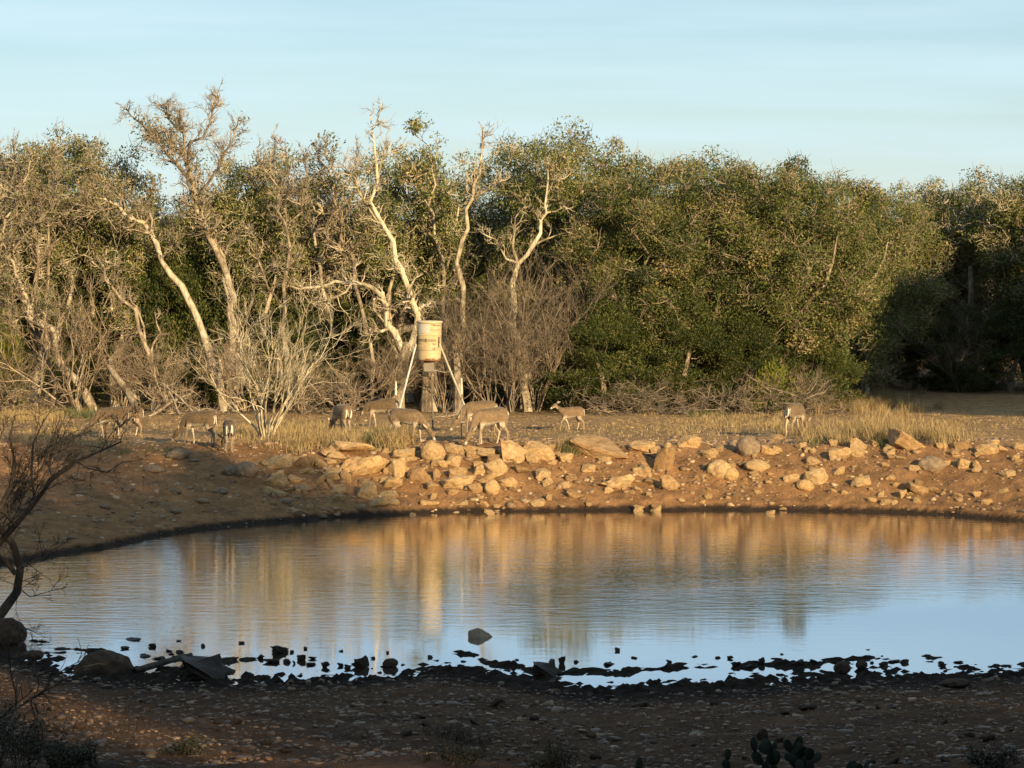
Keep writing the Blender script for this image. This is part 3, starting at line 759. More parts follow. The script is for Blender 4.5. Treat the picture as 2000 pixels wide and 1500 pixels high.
# thick old stump-like trunk behind the feeder, ribbed bark
def ribbed(name, pts, rad, seed, m, ribs=11, amp=0.16):
    rnd = np.random.default_rng(seed)
    pts = np.array(pts); n, k = len(pts) * 4, 44
    t = np.linspace(0, len(pts) - 1, n)
    P = np.stack([np.interp(t, np.arange(len(pts)), pts[:, i]) for i in range(3)], -1)
    r = np.interp(t, np.arange(len(pts)), rad)
    a = np.arange(k) / k * 2 * math.pi
    A, T = np.meshgrid(a, t)
    rr = r[:, None] * (1 + amp * np.abs(np.sin(A * ribs / 2 + 0.5 * np.sin(T * 2.3 + A))) ** 0.6 - amp / 2 + 0.05 * fbm(A * 4, T * 3, 3, seed))
    V = P[:, None, :] + np.stack([np.cos(A) * rr, np.sin(A) * rr, A * 0], -1)
    ix = (np.arange(n - 1)[:, None] * k + np.arange(k)[None]); ix2 = (np.arange(n - 1)[:, None] * k + (np.arange(k)[None] + 1) % k)
    Qd = np.stack([ix, ix2, ix2 + k, ix + k], -1).reshape(-1, 4)
    V = V.reshape(-1, 3)
    V = np.concatenate([V, [P[-1] + [0, 0, 0.02]]])
    tr = np.stack([(n - 1) * k + np.arange(k), (n - 1) * k + (np.arange(k) + 1) % k, np.full(k, n * k)], -1)
    return mesh_np(name, V, quads=Qd, tris=tr, mat=m, smooth=True, tint=np.full(len(V), 0.6))
def at_base(px, D): 
    return np.array(stand(px, D))
b0 = at_base(842, 91.5)
t = thing('broken_trunk', 'thick ribbed broken oak trunk standing directly behind the feeder', 'tree trunk', tuple(b0))
tp = [np.array([0, 0, -0.15]), np.array([0, 0, 0.25]), at(841, 760, 91.5 * KD) - b0, at(838, 720, 91.5 * KD) - b0, at(836, 688, 91.5 * KD) - b0]
link('trunk', ribbed('broken_trunk', tp, [0.42, 0.36, 0.27, 0.23, 0.19], 7, M['bark']), t)
b0 = at_base(772, 91.8)
t = thing('ribbed_tree', 'ribbed pale oak trunk left behind the feeder', 'tree trunk', tuple(b0))
tp = [np.array([0, 0, -0.15]), np.array([0.0, 0, 0.3]), at(778, 750, 91.8 * KD) - b0, at(788, 700, 91.8 * KD) - b0, at(796, 668, 91.8 * KD) - b0]
link('trunk', ribbed('oak_trunk', tp, [0.34, 0.28, 0.22, 0.19, 0.15], 8, M['bark']), t)
# more plain trunks in the dark under the trees
for i, (px, D, top, r_, lab) in enumerate([(437, 92, 700, .10, 'pale upright trunk left of a pair behind the deer seen from behind'), (458, 92.3, 690, .11, 'pale upright trunk right of a pair behind the deer seen from behind'), (300, 93, 690, .09, 'slim upright trunk right of the leaning log'),
        (222, 92.5, 700, .12, 'pale trunk behind the left brush'), (728, 92, 640, .06, 'thin dead stem left of the ribbed oak trunk'), (990, 92.5, 690, .10, 'grey trunk under the brown thicket, its left one'), (1032, 91.6, 680, .13, 'grey trunk under the brown thicket, its thickest'),
        (1690, 99, 640, .15, 'pale trunk at the edge of the deep shade'), (1664, 100, 660, .10, 'dim trunk left beside the trunk at the edge of the shade'), (930, 93, 690, .12, 'trunk right of the feeder leg in the dark gap'), (895, 90.6, 690, .13, 'rough trunk behind the right feeder leg'), (1905, 104.5, 520, .12, 'curved trunk deep in the shade at right')]):
    rd = np.random.default_rng(400 + i)
    b0 = at_base(px, D); top_p = at(px + rd.uniform(-10, 10), top, D * KD) - b0
    tt_ = np.linspace(0, 1, 6)
    pts = [np.array([0, 0, -0.1])] + [top_p * q_ + rd.normal(size=3) * [0.04, 0.04, 0] for q_ in tt_[1:]]
    t = thing('tree_trunk', lab, 'tree trunk', tuple(b0))
    link('trunk', ribbed('trunk_mesh', pts, np.linspace(r_ * 1.35, r_ * 0.75, 6), 20 + i, M['pale_bark' if i < 9 else 'bark'], 7), t)
    bl = []
    for k in range(5):
        twiggy(bl, pts[rd.integers(2, 6)], np.array([rd.normal() * 0.7, rd.normal() * 0.5, 0.8]), rd.uniform(0.7, 1.6), 0.025, 2, rd)
    link('branches', tube_mesh('trunk_branches', bl, M['twig']), t)

# ------------------------------------------------------------------ bare shrubs
SH = [shrub_geo(500 + i, 3.4, 3.6, 13, 3, 0.024, (4, 5)) for i in range(3)]
SH_T = [tube_mesh('bare_shrub', s, M['twig']) for s in SH]
SH_B = [tube_mesh('bare_shrub_brown', shrub_geo(520 + i, 3.2, 4.2, 13, 3, 0.024, (4, 6), 0.6), M['brown_twig']) for i in range(2)]
shr = [
    (150, 90.0, 500, 4.6, 0, 'T', 'big bare twiggy shrub fanning out behind the paired grazing deer'), (238, 91.5, 660, 2.4, 2, 'T', 'bare shrub left of the leaning log'),
    (330, 91, 640, 2.8, 1, 'T', 'bare shrub above the fallen branches'), (590, 91, 685, 2.6, 2, 'T', 'bare shrub right behind the pale many stemmed shrub'),
    (680, 90.5, 680, 2.6, 0, 'T', 'bare shrub behind the pale deer seen from behind'), (745, 91, 640, 2.2, 1, 'T', 'bare shrub left of the feeder'), (870, 91, 620, 2.4, 2, 'T', 'bare shrub right behind the feeder leg'),
    (960, 91, 500, 3.6, 0, 'B', 'tall brown thicket behind the largest grazing deer'), (1045, 91.5, 470, 3.6, 1, 'B', 'tall brown thicket left of the alert deer'), (1110, 92.5, 490, 3.0, 0, 'B', 'brown thicket against the evergreen oak'), (1000, 90.6, 600, 2.6, 1, 'B', 'low brown thicket in front of the tall ones'),
    (1660, 97, 640, 2.2, 0, 'B', 'brown twiggy shrub at the edge of the shade'), (1880, 102, 580, 3.0, 1, 'B', 'brown twiggy shrub in the deep shade'), (20, 90.5, 640, 2.4, 2, 'T', 'bare shrub by the left edge'), (480, 92, 640, 2.4, 1, 'T', 'bare shrub behind the pair of upright trunks'),
    (820, 92.5, 560, 2.6, 2, 'B', 'brown twiggy shrub showing above the feeder drum'), (925, 92, 600, 2.4, 1, 'B', 'brown twiggy shrub at the white trunk'), (1560, 92, 700, 2.2, 0, 'T', 'grey bare shrub behind the right end of the brush pile'),
]
for i, (px, D, top, W, v, kd, lab) in enumerate(shr):
    H = h_to(px, top, D)
    me = (SH_T if kd == 'T' else SH_B)[v % (3 if kd == 'T' else 2)]
    h0 = 3.6 if kd == 'T' else 4.2
    t = thing('bare_shrub', lab, 'bare shrub', stand(px, D), i * 1.1, 'bare shrubs along the tree line')
    t.scale = (W * KD / 3.4, W * KD / 3.4, H / h0 * 0.92)
    link('stems', me, t)
# the pale many-stemmed shrub in front, at (520, 850)
b0 = hit(520, 856)
H = at(520, 585, b0[1])[2] - b0[2]
g_ = shrub_geo(541, 2.7, H * 1.05, 15, 3, 0.026, (4, 5), 0.5, base=0.22)
t = thing('pale_shrub', 'pale grey many stemmed bare shrub on the bank crest left of centre', 'bare shrub', tuple(b0))
link('stems', tube_mesh('pale_shrub', g_, M['lichen_bark']), t)

# leaning log, fallen branches, brush pile
def pipe(name, lab, cat, pts, r, mt, parent=None, tw=0, seed=0):
    rd = np.random.default_rng(seed)
    P = np.array(pts); b0 = P[0].copy()
    out = [(P, np.array(r))]
    for k in range(tw):
        i = rd.integers(0, len(P) - 1)
        twiggy(out, P[i] + (P[i + 1] - P[i]) * rd.random(), unit(P[-1] - P[0]) + rd.normal(size=3) * 0.7 + [0, 0, .2], rd.uniform(0.3, 0.9), 0.012, 1, rd)
    o = link(name, tube_mesh(name, out, mt, b0), parent, tuple(b0))
    if cat: tag(o, lab, cat)
    return o
h_ = np.array([px_x(272, 98), 98, float(zg(px_x(272, 98), 98))])
pipe('leaning_log', 'straight pale log leaning left against the bare shrubs', 'log', [h_ - [0, 0, .1], at(252, 770, h_[1] + .3), at(232, 742, h_[1] + .6), at(212, 716, h_[1] + .9)], [.13, .12, .11, .09], M['pale_bark'])
for i, (a, b_, r_, lab) in enumerate([((290, 802), (372, 765), .07, 'fallen pale branch propped up right of the leaning log'), ((350, 792), (325, 752), .05, 'fallen branch crossing the propped one'), ((385, 795), (315, 748), .045, 'upper thin fallen branch slanting towards the single grazing deer'), ((845, 815), (905, 812), .05, 'fallen branch on the ground between the feeder legs'), ((870, 826), (915, 832), .035, 'thin stick on the ground left of the largest deer')]):
    A = hit(*a) if a[1] > 810 else np.array([px_x(a[0], 97.5), 97.5, float(zg(px_x(a[0], 97.5), 97.5))]); B = at(b_[0], b_[1], A[1] + 0.8)
    B[2] = max(B[2], zg(B[0], B[1]) + .05)
    rd = np.random.default_rng(600 + i)
    pts = [A * (1 - q_) + B * q_ + rd.normal(size=3) * 0.03 for q_ in np.linspace(0, 1, 5)]
    pipe('fallen_branch', lab, 'branch', pts, np.linspace(r_, r_ * .5, 5), M['pale_bark'], None, 6, 600 + i)
def pile(px0, px1, y_base, y_top, nbr, seed, lab, mt='twig'):
    rd = np.random.default_rng(seed)
    out = []
    for k in range(nbr):
        px = rd.uniform(px0, px1)
        e = math.sin(math.pi * np.clip((px - px0) / (px1 - px0), 0.03, 0.97)) ** 0.5
        dD = 98.5 + rd.uniform(0, 2.5); g0 = np.array([px_x(px, dD), dD, float(zg(px_x(px, dD), dD))])
        hmax = (y_base - y_top) / 58 * e
        p = g0 + [0, 0, rd.random() ** 1.2 * hmax]
        d = np.array([rd.choice([-1, 1]) * 1.0, rd.normal() * 0.6, rd.normal() * 0.28 + 0.02])
        twiggy(out, p, d, rd.uniform(0.4, 1.2), rd.uniform(0.008, 0.026), 2, rd, 0.34, (3, 5), 0.9, 0.0, 0.55, 4)
    c = np.array([px_x((px0 + px1) / 2, 99), 99, float(zg(px_x((px0 + px1) / 2, 99), 99))])
    o = link('brush_pile', tube_mesh('brush_pile', out, M[mt], c), None, tuple(c))
    tag(o, lab, 'brush pile')
pile(1170, 1400, 806, 750, 105, 71, 'grey dead brush heaped at the feet of the evergreen oaks, left heap', 'brown_twig')
pile(1380, 1640, 800, 745, 105, 72, 'grey dead brush heaped beside the tall dry grass, right heap', 'brown_twig')
pile(290, 420, 806, 755, 30, 73, 'low tangle of dead sticks behind the single grazing deer at left')
pile(0, 130, 800, 735, 36, 74, 'low tangle of arching dead twigs by the left edge')
pile(600, 760, 806, 750, 40, 75, 'low tangle of dead twigs behind the deer left of the feeder')

# ------------------------------------------------------------------ rocks
def rock_bm(seed, detail=2, boxy=0.6):
    rd = np.random.default_rng(seed)
    bm = bmesh.new()
    n = 16
    P = rd.uniform(-1, 1, (n, 3)); P = P / (np.abs(P).max(1, keepdims=True) * boxy + np.linalg.norm(P, axis=1, keepdims=True) * (1 - boxy))
    P *= rd.uniform(0.62, 1.0, (n, 1))
    for p in P: bm.verts.new(p)
    bmesh.ops.convex_hull(bm, input=bm.verts)
    bmesh.ops.delete(bm, geom=[v for v in bm.verts if not v.link_faces], context='VERTS')
    if detail:
        bmesh.ops.bevel(bm, geom=list(bm.edges), offset=0.10, segments=1, affect='EDGES', clamp_overlap=True)
        bmesh.ops.triangulate(bm, faces=bm.faces)
        bmesh.ops.subdivide_edges(bm, edges=list(bm.edges), cuts=detail, use_grid_fill=True)
        V = np.array([v.co for v in bm.verts])
        dn = 0.13 * fbm(V[:, 0] * 2.1 + V[:, 2] * 1.7 + seed, V[:, 1] * 2.1 - V[:, 2] * 1.3, 4, seed) + 0.03 * fbm(V[:, 0] * 7 + V[:, 2] * 5, V[:, 1] * 7 - V[:, 2] * 6, 2, seed + 5)
        for v, q_ in zip(bm.verts, dn): v.co *= 1 + q_
    V = np.array([v.co for v in bm.verts])
    c = (V.max(0) + V.min(0)) / 2; s = (V.max(0) - V.min(0)) / 2
    for v in bm.verts: v.co = Vector((np.array(v.co) - c) / s)
    me = bpy.data.meshes.new('rock')
    bm.to_mesh(me); bm.free()
    me.materials.append(M['limestone'])
    return me
ROCKS = [rock_bm(800 + i, 2, 0.52) for i in range(14)]
ROUND = []
for i in range(4):
    bm = bmesh.new(); bmesh.ops.create_icosphere(bm, subdivisions=4, radius=1)
    V = np.array([v.co for v in bm.verts])
    k_ = 1 + 0.26 * fbm(V[:, 0] * 1.3 + i * 5.1, V[:, 1] * 1.3 + V[:, 2] * 0.9, 4, 70 + i) + 0.10 * np.abs(fbm(V[:, 0] * 4 + V[:, 2] * 3, V[:, 1] * 4 - V[:, 2] * 3, 3, 75 + i))
    V = V * k_[:, None]; V /= np.abs(V).max(0)
    for v, c_ in zip(bm.verts, V): v.co = c_
    me_ = bpy.data.meshes.new('round_rock'); bm.to_mesh(me_); bm.free(); me_.materials.append(M['limestone'])
    me_.polygons.foreach_set('use_smooth', [True] * len(me_.polygons)); ROUND.append(me_)
def with_mat(me, m):
    c = me.copy(); c.materials.clear(); c.materials.append(m); return c
BROWN = [with_mat(m_, M['brown_rock']) for m_ in ROUND]
DARKR = [with_mat(m_, M['dark_rock']) for m_ in ROUND + ROCKS[:4]]
MUDR = []
for i in range(8):
    me_ = rock_bm(880 + i, 2, 0.2)
    V = np.array([v.co for v in me_.vertices])
    k_ = 1 + 0.75 * fbm(V[:, 0] * 2.6 + V[:, 2] * 2.2 + i * 3.1, V[:, 1] * 2.6 - V[:, 2] * 1.9, 4, 90 + i, 0.65)
    me_.vertices.foreach_set('co', (V * k_[:, None]).astype(np.float32).ravel()); me_.update()
    MUDR.append(with_mat(me_, M['mud']))
rr_ = np.random.default_rng(900)
def rock(px, yb, wpx, hpx, lab=None, grp=None, kind='L', name='rock', cat='rock', v=None, sink=0.18, depth=0.8, tilt=0.25):
    g0 = hit(px, yb)
    D = g0[1]; s = F / D
    W, Hh = wpx / s, hpx / s
    me = {'L': ROCKS, 'R': ROUND, 'B': BROWN, 'D': DARKR, 'M': MUDR}[kind]
    me = me[int(rr_.integers(len(me))) if v is None else v % len(me)]
    o = link(name, me, None, (g0[0], D + W * depth * 0.5, g0[2] + Hh * (0.5 - sink * 0.5)))
    # on the slope the ground behind is higher: lift with it a little
    zb = float(zg(g0[0], D + W * depth * 0.5))
    o.location.z = max(g0[2], zb * 0.5 + g0[2] * 0.5) + Hh * (0.5 - sink)
    o.scale = (W / 2 * 1.05, W / 2 * depth, Hh / 2 * (0.90 + sink))
    o.rotation_euler = (rr_.normal() * tilt * 0.4, rr_.normal() * tilt * min(1, 1.2 * Hh / W), rr_.choice([0, math.pi]) + rr_.normal() * 0.25)
    tag(o, lab or 'pale limestone rock half buried in the dirt of the far bank', cat, grp)
    return o
def z6(x, y, w_, h_): return (500 + x / 2.5, 820 + y / 2.5, w_ / 2.5, h_ / 2.5)
def z7(x, y, w_, h_): return (1200 + x / 2.5, 740 + y / 2.5, w_ / 2.5, h_ / 2.5)
GR = 'limestone rocks of the far bank'
named = [
    (z6(105, 245, 135, 65), 'L', 'squarish pale boulder at the left start of the rock row where the shade ends'),
    (z6(235, 235, 110, 65), 'L', 'pale boulder just right of the squarish first one of the row'),
    (z6(470, 178, 230, 62), 'L', 'long flat slab lying on the bank crest below the grass left of the feeder'),
    (z6(530, 278, 185, 112), 'L', 'large tilted pale boulder below the long flat slab left of the feeder'),
    (z6(690, 290, 95, 100), 'L', 'tall narrow pale boulder right of the large tilted one'),
    (z6(860, 220, 118, 108), 'R', 'big rounded yellow boulder on the crest below the deer under the feeder'),
    (z6(795, 320, 100, 82), 'L', 'blocky boulder below and left of the big rounded yellow one'),
    (z6(725, 200, 130, 45), 'L', 'low flat pale rock touching the left of the big rounded yellow boulder'),
    (z6(545, 400, 100, 95), 'L', 'pointed pale boulder at the left of the lowest cluster near the water'),
    (z6(665, 345, 120, 60), 'L', 'flat pale rock at the top of the lowest cluster near the water'),
    (z6(985, 345, 170, 62), 'L', 'long low slab leaning on the cluster below the largest deer'),
    (z6(1170, 285, 110, 85), 'L', 'upper boulder of the cluster on the slope below the largest deer'),
    (z6(1155, 375, 80, 75), 'R', 'egg shaped boulder at the bottom of the cluster below the largest deer'),
    (z6(1260, 215, 150, 92), 'L', 'large blocky boulder on the crest right under the hooves of the largest deer'),
    (z6(1390, 205, 150, 85), 'L', 'large cracked boulder right beside the blocky one on the crest'),
    (z6(1700, 200, 280, 100), 'L', 'longest pale slab tilted up on the crest below the alert deer'),
    (z6(1890, 165, 130, 65), 'L', 'flat orange boulder behind the right end of the longest slab'),
    (z6(1760, 355, 155, 75), 'L', 'wide lone boulder halfway down the slope below the longest slab'),
    (z7(240, 460, 100, 125), 'L', 'tall wedge shaped boulder standing upright with a dark shadow at its left'),
    (z7(265, 548, 110, 70), 'L', 'chunky pale rock below the tall wedge shaped boulder'),
    (z7(370, 338, 105, 58), 'L', 'pale pyramid shaped rock on the crest right of the tall wedge'),
    (z7(655, 388, 118, 98), 'B', 'large smooth brown boulder on the crest with a deep shadow at its left'),
    (z7(515, 495, 115, 95), 'R', 'rounded boulder leaning against a smaller round one mid slope'),
    (z7(575, 502, 75, 60), 'R', 'small round boulder leaning against the larger rounded one mid slope'),
    (z7(705, 465, 132, 60), 'R', 'pale oval loaf shaped boulder mid slope below the smooth brown one'),
    (z7(990, 525, 115, 80), 'L', 'slanting pale slab of the trio below the deer at right'),
    (z7(935, 558, 82, 56), 'R', 'rounded lowest rock of the trio below the deer at right'),
    (z7(1110, 405, 102, 65), 'L', 'white pointed rock on the slope right below the deer at right'),
    (z7(1210, 530, 98, 46), 'L', 'flat pale rock alone low on the slope at right'),
    (z7(1450, 352, 190, 88), 'L', 'broad pale boulder under the spiky dry grass at right'),
    (z7(1555, 468, 135, 78), 'B', 'large brown boulder in its own dark shadow near the right edge'),
    (z7(1500, 568, 130, 60), 'L', 'crumbly low boulder near the water at right'),
    (z7(1690, 350, 115, 45), 'L', 'flat pale slab on the crest near the right edge'),
    (z7(1825, 378, 112, 56), 'L', 'pale boulder right of the flat slab near the right edge'),
]
for i, ((a, b_, c, d), k_, lab) in enumerate(named):
    rock(a, b_, c * 1.05, d * 1.12, lab, None, k_, 'boulder', 'boulder', i)
more = [z6(*q) for q in [(310, 240, 60, 70), (185, 210, 50, 35), (435, 245, 60, 65), (440, 305, 60, 55), (610, 235, 50, 30), (635, 275, 40, 40), (875, 290, 50, 45), (960, 235, 80, 65), (910, 235, 60, 40), (995, 280, 75, 50), (590, 430, 110, 45), (640, 390, 100, 45), (670, 425, 75, 38), (400, 370, 80, 35), (960, 375, 60, 35), (1070, 365, 80, 60), (1125, 315, 100, 55), (1230, 335, 95, 50), (1050, 165, 80, 35), (1130, 195, 110, 55), (1160, 225, 70, 60), (1445, 225, 50, 25), (1395, 300, 80, 60), (1420, 345, 45, 50), (1505, 345, 60, 42), (1560, 390, 80, 50), (1430, 400, 35, 40), (1375, 440, 80, 40), (850, 430, 90, 30), (860, 395, 50, 30), (765, 475, 30, 25), (1140, 468, 55, 35), (1660, 250, 60, 30), (1890, 285, 90, 60), (1920, 325, 55, 38), (1540, 290, 50, 25), (1870, 447, 50, 32), (1950, 447, 60, 28), (1295, 320, 30, 20), (720, 160, 40, 30), (780, 155, 40, 25), (600, 160, 36, 26), (100, 300, 90, 40), (60, 360, 60, 30)]] + \
       [z7(*q) for q in [(255, 365, 60, 50), (140, 485, 85, 55), (170, 520, 60, 35), (30, 550, 120, 65), (470, 390, 80, 50), (515, 360, 45, 40), (760, 370, 90, 55), (790, 300, 70, 28), (435, 490, 30, 25), (450, 445, 50, 35), (870, 520, 75, 50), (850, 475, 35, 25), (1070, 330, 45, 38), (1190, 355, 80, 60), (1280, 330, 50, 30), (1850, 330, 60, 38), (1710, 440, 70, 55), (1930, 480, 80, 35), (1960, 400, 50, 30), (1980, 350, 60, 40), (760, 662, 55, 20), (825, 645, 40, 15), (120, 647, 50, 28), (205, 642, 60, 25), (1050, 632, 35, 12), (940, 365, 40, 30), (970, 365, 35, 30), (1770, 460, 50, 30), (280, 168, 40, 25), (980, 285, 40, 15), (1340, 350, 50, 32), (1600, 345, 60, 35), (1660, 380, 50, 30), (1900, 360, 60, 35), (1350, 500, 50, 25), (700, 570, 40, 22), (600, 590, 50, 20), (1260, 600, 50, 25), (1680, 590, 60, 30), (1820, 620, 60, 30), (1900, 560, 50, 28), (1400, 400, 60, 20)]]
for q in more:
    rock(*q, None, GR, 'L' if rr_.random() < 0.93 else 'R')
for (px, py, w_, h_) in [(480, 935, 45, 36), (452, 930, 40, 25), (430, 965, 34, 14), (345, 900, 50, 22), (250, 960, 30, 12), (395, 985, 26, 12), (300, 925, 40, 16), (590, 965, 34, 18), (560, 985, 22, 10), (205, 995, 24, 10), (150, 940, 30, 14), (340, 1005, 26, 10)]:
    rock(px, py, w_, h_, 'dull brown rock in the shaded left bank', 'rocks in the shaded left bank', 'B')
for k in range(48):        # the packed band left of and below the feeder
    px, py = rr_.uniform(520, 1120), rr_.uniform(888, 955); w_ = rr_.uniform(20, 42)
    rock(px, py, w_, w_ * rr_.uniform(.4, .65), None, GR, 'L')
for k in range(160):       # smaller countable rocks over the slope
    px = rr_.uniform(520, 2010); f_ = rr_.random()
    ws = float(np.interp(px, [p for p, _ in _fp], [q_ for _, q_ in _fp]))
    py = ws - 6 - f_ * 120
    w_ = 8 + 20 * rr_.random() ** 1.8
    rock(px, py, w_, w_ * rr_.uniform(0.45, 0.75), 'small pale stone strewn over the sunlit far bank', 'small stones of the far bank', 'L', 'small_rock', 'rock')

# gravel: nobody could count it
HULLS = []
for i in range(8):
    me_ = rock_bm(860 + i, 0, 0.4)
    HULLS.append((np.array([v.co for v in me_.vertices]), [tuple(p.vertices) for p in me_.polygons]))
def gravel(name, P, size, m, lab, flat=0.55, seed=1, tone=0.5):
    rd = np.random.default_rng(seed)
    VV, TT, tint, off = [], [], [], 0
    which = rd.integers(0, len(HULLS), len(P))
    for hI, (hv, hf) in enumerate(HULLS):
        idx = np.where(which == hI)[0]
        if not len(idx): continue
        a = rd.uniform(0, 6.28, len(idx)); s = size[idx]
        c, sn = np.cos(a), np.sin(a)
        sx = s * rd.uniform(0.7, 1.3, len(idx)); sy = s * rd.uniform(0.7, 1.3, len(idx)); sz = s * flat * rd.uniform(0.6, 1.3, len(idx))
        X = hv[None, :, 0] * sx[:, None]; Y = hv[None, :, 1] * sy[:, None]; Z = hv[None, :, 2] * sz[:, None]
        V = np.stack([X * c[:, None] - Y * sn[:, None] + P[idx, 0:1], X * sn[:, None] + Y * c[:, None] + P[idx, 1:2], Z + P[idx, 2:3]], -1)
        T = np.array([f for f in hf if len(f) == 3])
        TT.append((T[None] + off + (np.arange(len(idx)) * len(hv))[:, None, None]).reshape(-1, 3))
        VV.append(V.reshape(-1, 3)); off += V.shape[0] * V.shape[1]
        tint.append(np.repeat(np.clip(rd.normal(tone, 0.25, len(idx)), 0, 1), len(hv)))
    o = link(name, mesh_np(name, np.concatenate(VV), tris=np.concatenate(TT), mat=m, tint=np.concatenate(tint)))
    tag(o, lab, None, None, 'stuff')
rd = np.random.default_rng(33)
n_ = 9000
x_ = rd.uniform(-12, 12, n_); y_ = np.interp(x_, FX, FD) + 0.1 + rd.random(n_) ** 0.9 * (71.5 - np.interp(x_, FX, FD))
keep = ((fbm(x_ * 0.8, y_ * 0.8, 3, 5) + rd.normal(size=n_) * 0.35) > -0.15) & ((x_ > -5) | (rd.random(n_) < 0.8))
x_, y_ = x_[keep], y_[keep]
gravel('bank_gravel', np.stack([x_, y_, zg(x_, y_)], -1), np.clip(rd.lognormal(-3.5, 0.55, len(x_)), 0.012, 0.11), M['gravel'], 'pale pebbles strewn over the far bank', seed=2, tone=.34)
n_ = 3200
x_ = rd.uniform(-17, 17, n_); y_ = rd.uniform(71, 92, n_)
gravel('plateau_gravel', np.stack([x_, y_, zg(x_, y_)], -1), np.clip(rd.lognormal(-3.5, 0.45, len(x_)), 0.015, 0.09), M['gravel'], 'pale pebbles on the flat ground where the deer graze', seed=3, tone=.3)
n_ = 15000
x_ = rd.uniform(-8, 8, n_); y_ = np.interp(x_, NX, ND) - 0.9 - rd.random(n_) * 10.5
keep = (fbm(x_ * 1.1, y_ * 1.1, 3, 5) + rd.normal(size=len(x_)) * 0.5) > -0.3
x_, y_ = x_[keep], y_[keep]
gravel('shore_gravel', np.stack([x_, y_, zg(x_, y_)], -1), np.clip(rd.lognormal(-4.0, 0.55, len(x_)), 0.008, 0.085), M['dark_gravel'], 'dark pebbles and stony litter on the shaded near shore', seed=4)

# ------------------------------------------------------------------ near shore
def mud(px, py, w_, h_, lab=None, kind='M', name='mud_clod', cat='mud clod'):
    g0 = hit(px, py)
    W, Hh = w_ / (F / g0[1]), h_ / (F / g0[1])
    L_ = MUDR if kind == 'M' else DARKR[:4]
    o = link(name, L_[int(rr_.integers(len(L_)))], None, (g0[0], g0[1] + W * 0.3, g0[2] + Hh * 0.28))
    o.scale = (W / 2 * 1.1, W / 2 * 0.9, Hh / 2 * 0.95)
    o.rotation_euler = (0, rr_.normal() * 0.06, rr_.uniform(0, 6.28) if abs(w_ - h_) < 12 else rr_.choice([0, math.pi]) + rr_.normal() * .2)
    tag(o, lab or 'black clod of mud or weed poking out of the shallow water', cat, None if lab else 'mud clods in the shallows')
    return o
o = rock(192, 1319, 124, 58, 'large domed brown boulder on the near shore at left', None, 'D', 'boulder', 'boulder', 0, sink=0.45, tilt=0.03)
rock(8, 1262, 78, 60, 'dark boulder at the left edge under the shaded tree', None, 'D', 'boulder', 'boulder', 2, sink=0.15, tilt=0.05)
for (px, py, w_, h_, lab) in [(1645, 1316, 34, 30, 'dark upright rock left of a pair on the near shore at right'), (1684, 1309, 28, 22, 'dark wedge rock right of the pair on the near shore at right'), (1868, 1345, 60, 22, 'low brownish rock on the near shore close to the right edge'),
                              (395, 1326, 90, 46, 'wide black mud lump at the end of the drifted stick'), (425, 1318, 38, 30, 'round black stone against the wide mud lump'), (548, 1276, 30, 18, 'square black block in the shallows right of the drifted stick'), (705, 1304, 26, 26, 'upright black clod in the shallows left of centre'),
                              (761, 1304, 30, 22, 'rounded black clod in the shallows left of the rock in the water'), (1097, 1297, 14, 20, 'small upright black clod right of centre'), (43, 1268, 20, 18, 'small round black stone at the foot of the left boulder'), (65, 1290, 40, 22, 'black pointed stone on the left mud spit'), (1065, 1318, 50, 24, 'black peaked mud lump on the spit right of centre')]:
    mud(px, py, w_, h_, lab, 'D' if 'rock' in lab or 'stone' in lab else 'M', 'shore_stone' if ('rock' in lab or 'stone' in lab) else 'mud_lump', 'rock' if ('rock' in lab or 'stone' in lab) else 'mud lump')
clods = [(258, 1252, 28, 6), (245, 1268, 17, 6), (298, 1264, 16, 8), (350, 1253, 10, 3), (331, 1273, 12, 5), (352, 1276, 14, 7), (333, 1279, 10, 4), (282, 1284, 20, 7), (310, 1288, 20, 5), (348, 1288, 24, 10), (120, 1269, 22, 5), (396, 1264, 8, 8), (473, 1258, 12, 5), (570, 1275, 8, 6), (597, 1268, 7, 7), (666, 1273, 9, 5), (588, 1290, 18, 12), (610, 1288, 14, 6), (561, 1295, 13, 10), (530, 1296, 26, 9), (574, 1297, 5, 7), (608, 1300, 18, 7), (634, 1305, 15, 14), (665, 1302, 10, 8), (680, 1306, 12, 11), (728, 1288, 8, 6), (757, 1276, 6, 5), (787, 1300, 7, 3), (840, 1285, 8, 6), (1078, 1294, 16, 6), (1126, 1294, 12, 5), (1206, 1272, 9, 7), (1307, 1295, 10, 6), (1357, 1284, 12, 3), (1403, 1286, 10, 5), (1425, 1288, 12, 7), (1528, 1279, 8, 3), (1518, 1288, 20, 3), (1704, 1296, 7, 5), (1727, 1301, 20, 12), (1748, 1294, 22, 5), (1766, 1296, 16, 10), (1817, 1293, 12, 2), (1872, 1295, 16, 5), (1843, 1302, 12, 9), (1964, 1302, 20, 4), (1935, 1303, 10, 2), (1695, 1270, 6, 2), (1436, 1302, 18, 12), (1488, 1298, 14, 14), (1840, 1298, 12, 8), (440, 1293, 40, 10), (480, 1290, 30, 7), (510, 1287, 16, 10), (905, 1293, 8, 3), (1010, 1290, 9, 3), (1240, 1286, 14, 4), (1590, 1296, 14, 5), (1610, 1292, 8, 4), (1190, 1300, 22, 6), (1560, 1299, 24, 8), (1460, 1306, 20, 8)]
for q in clods: mud(*q)
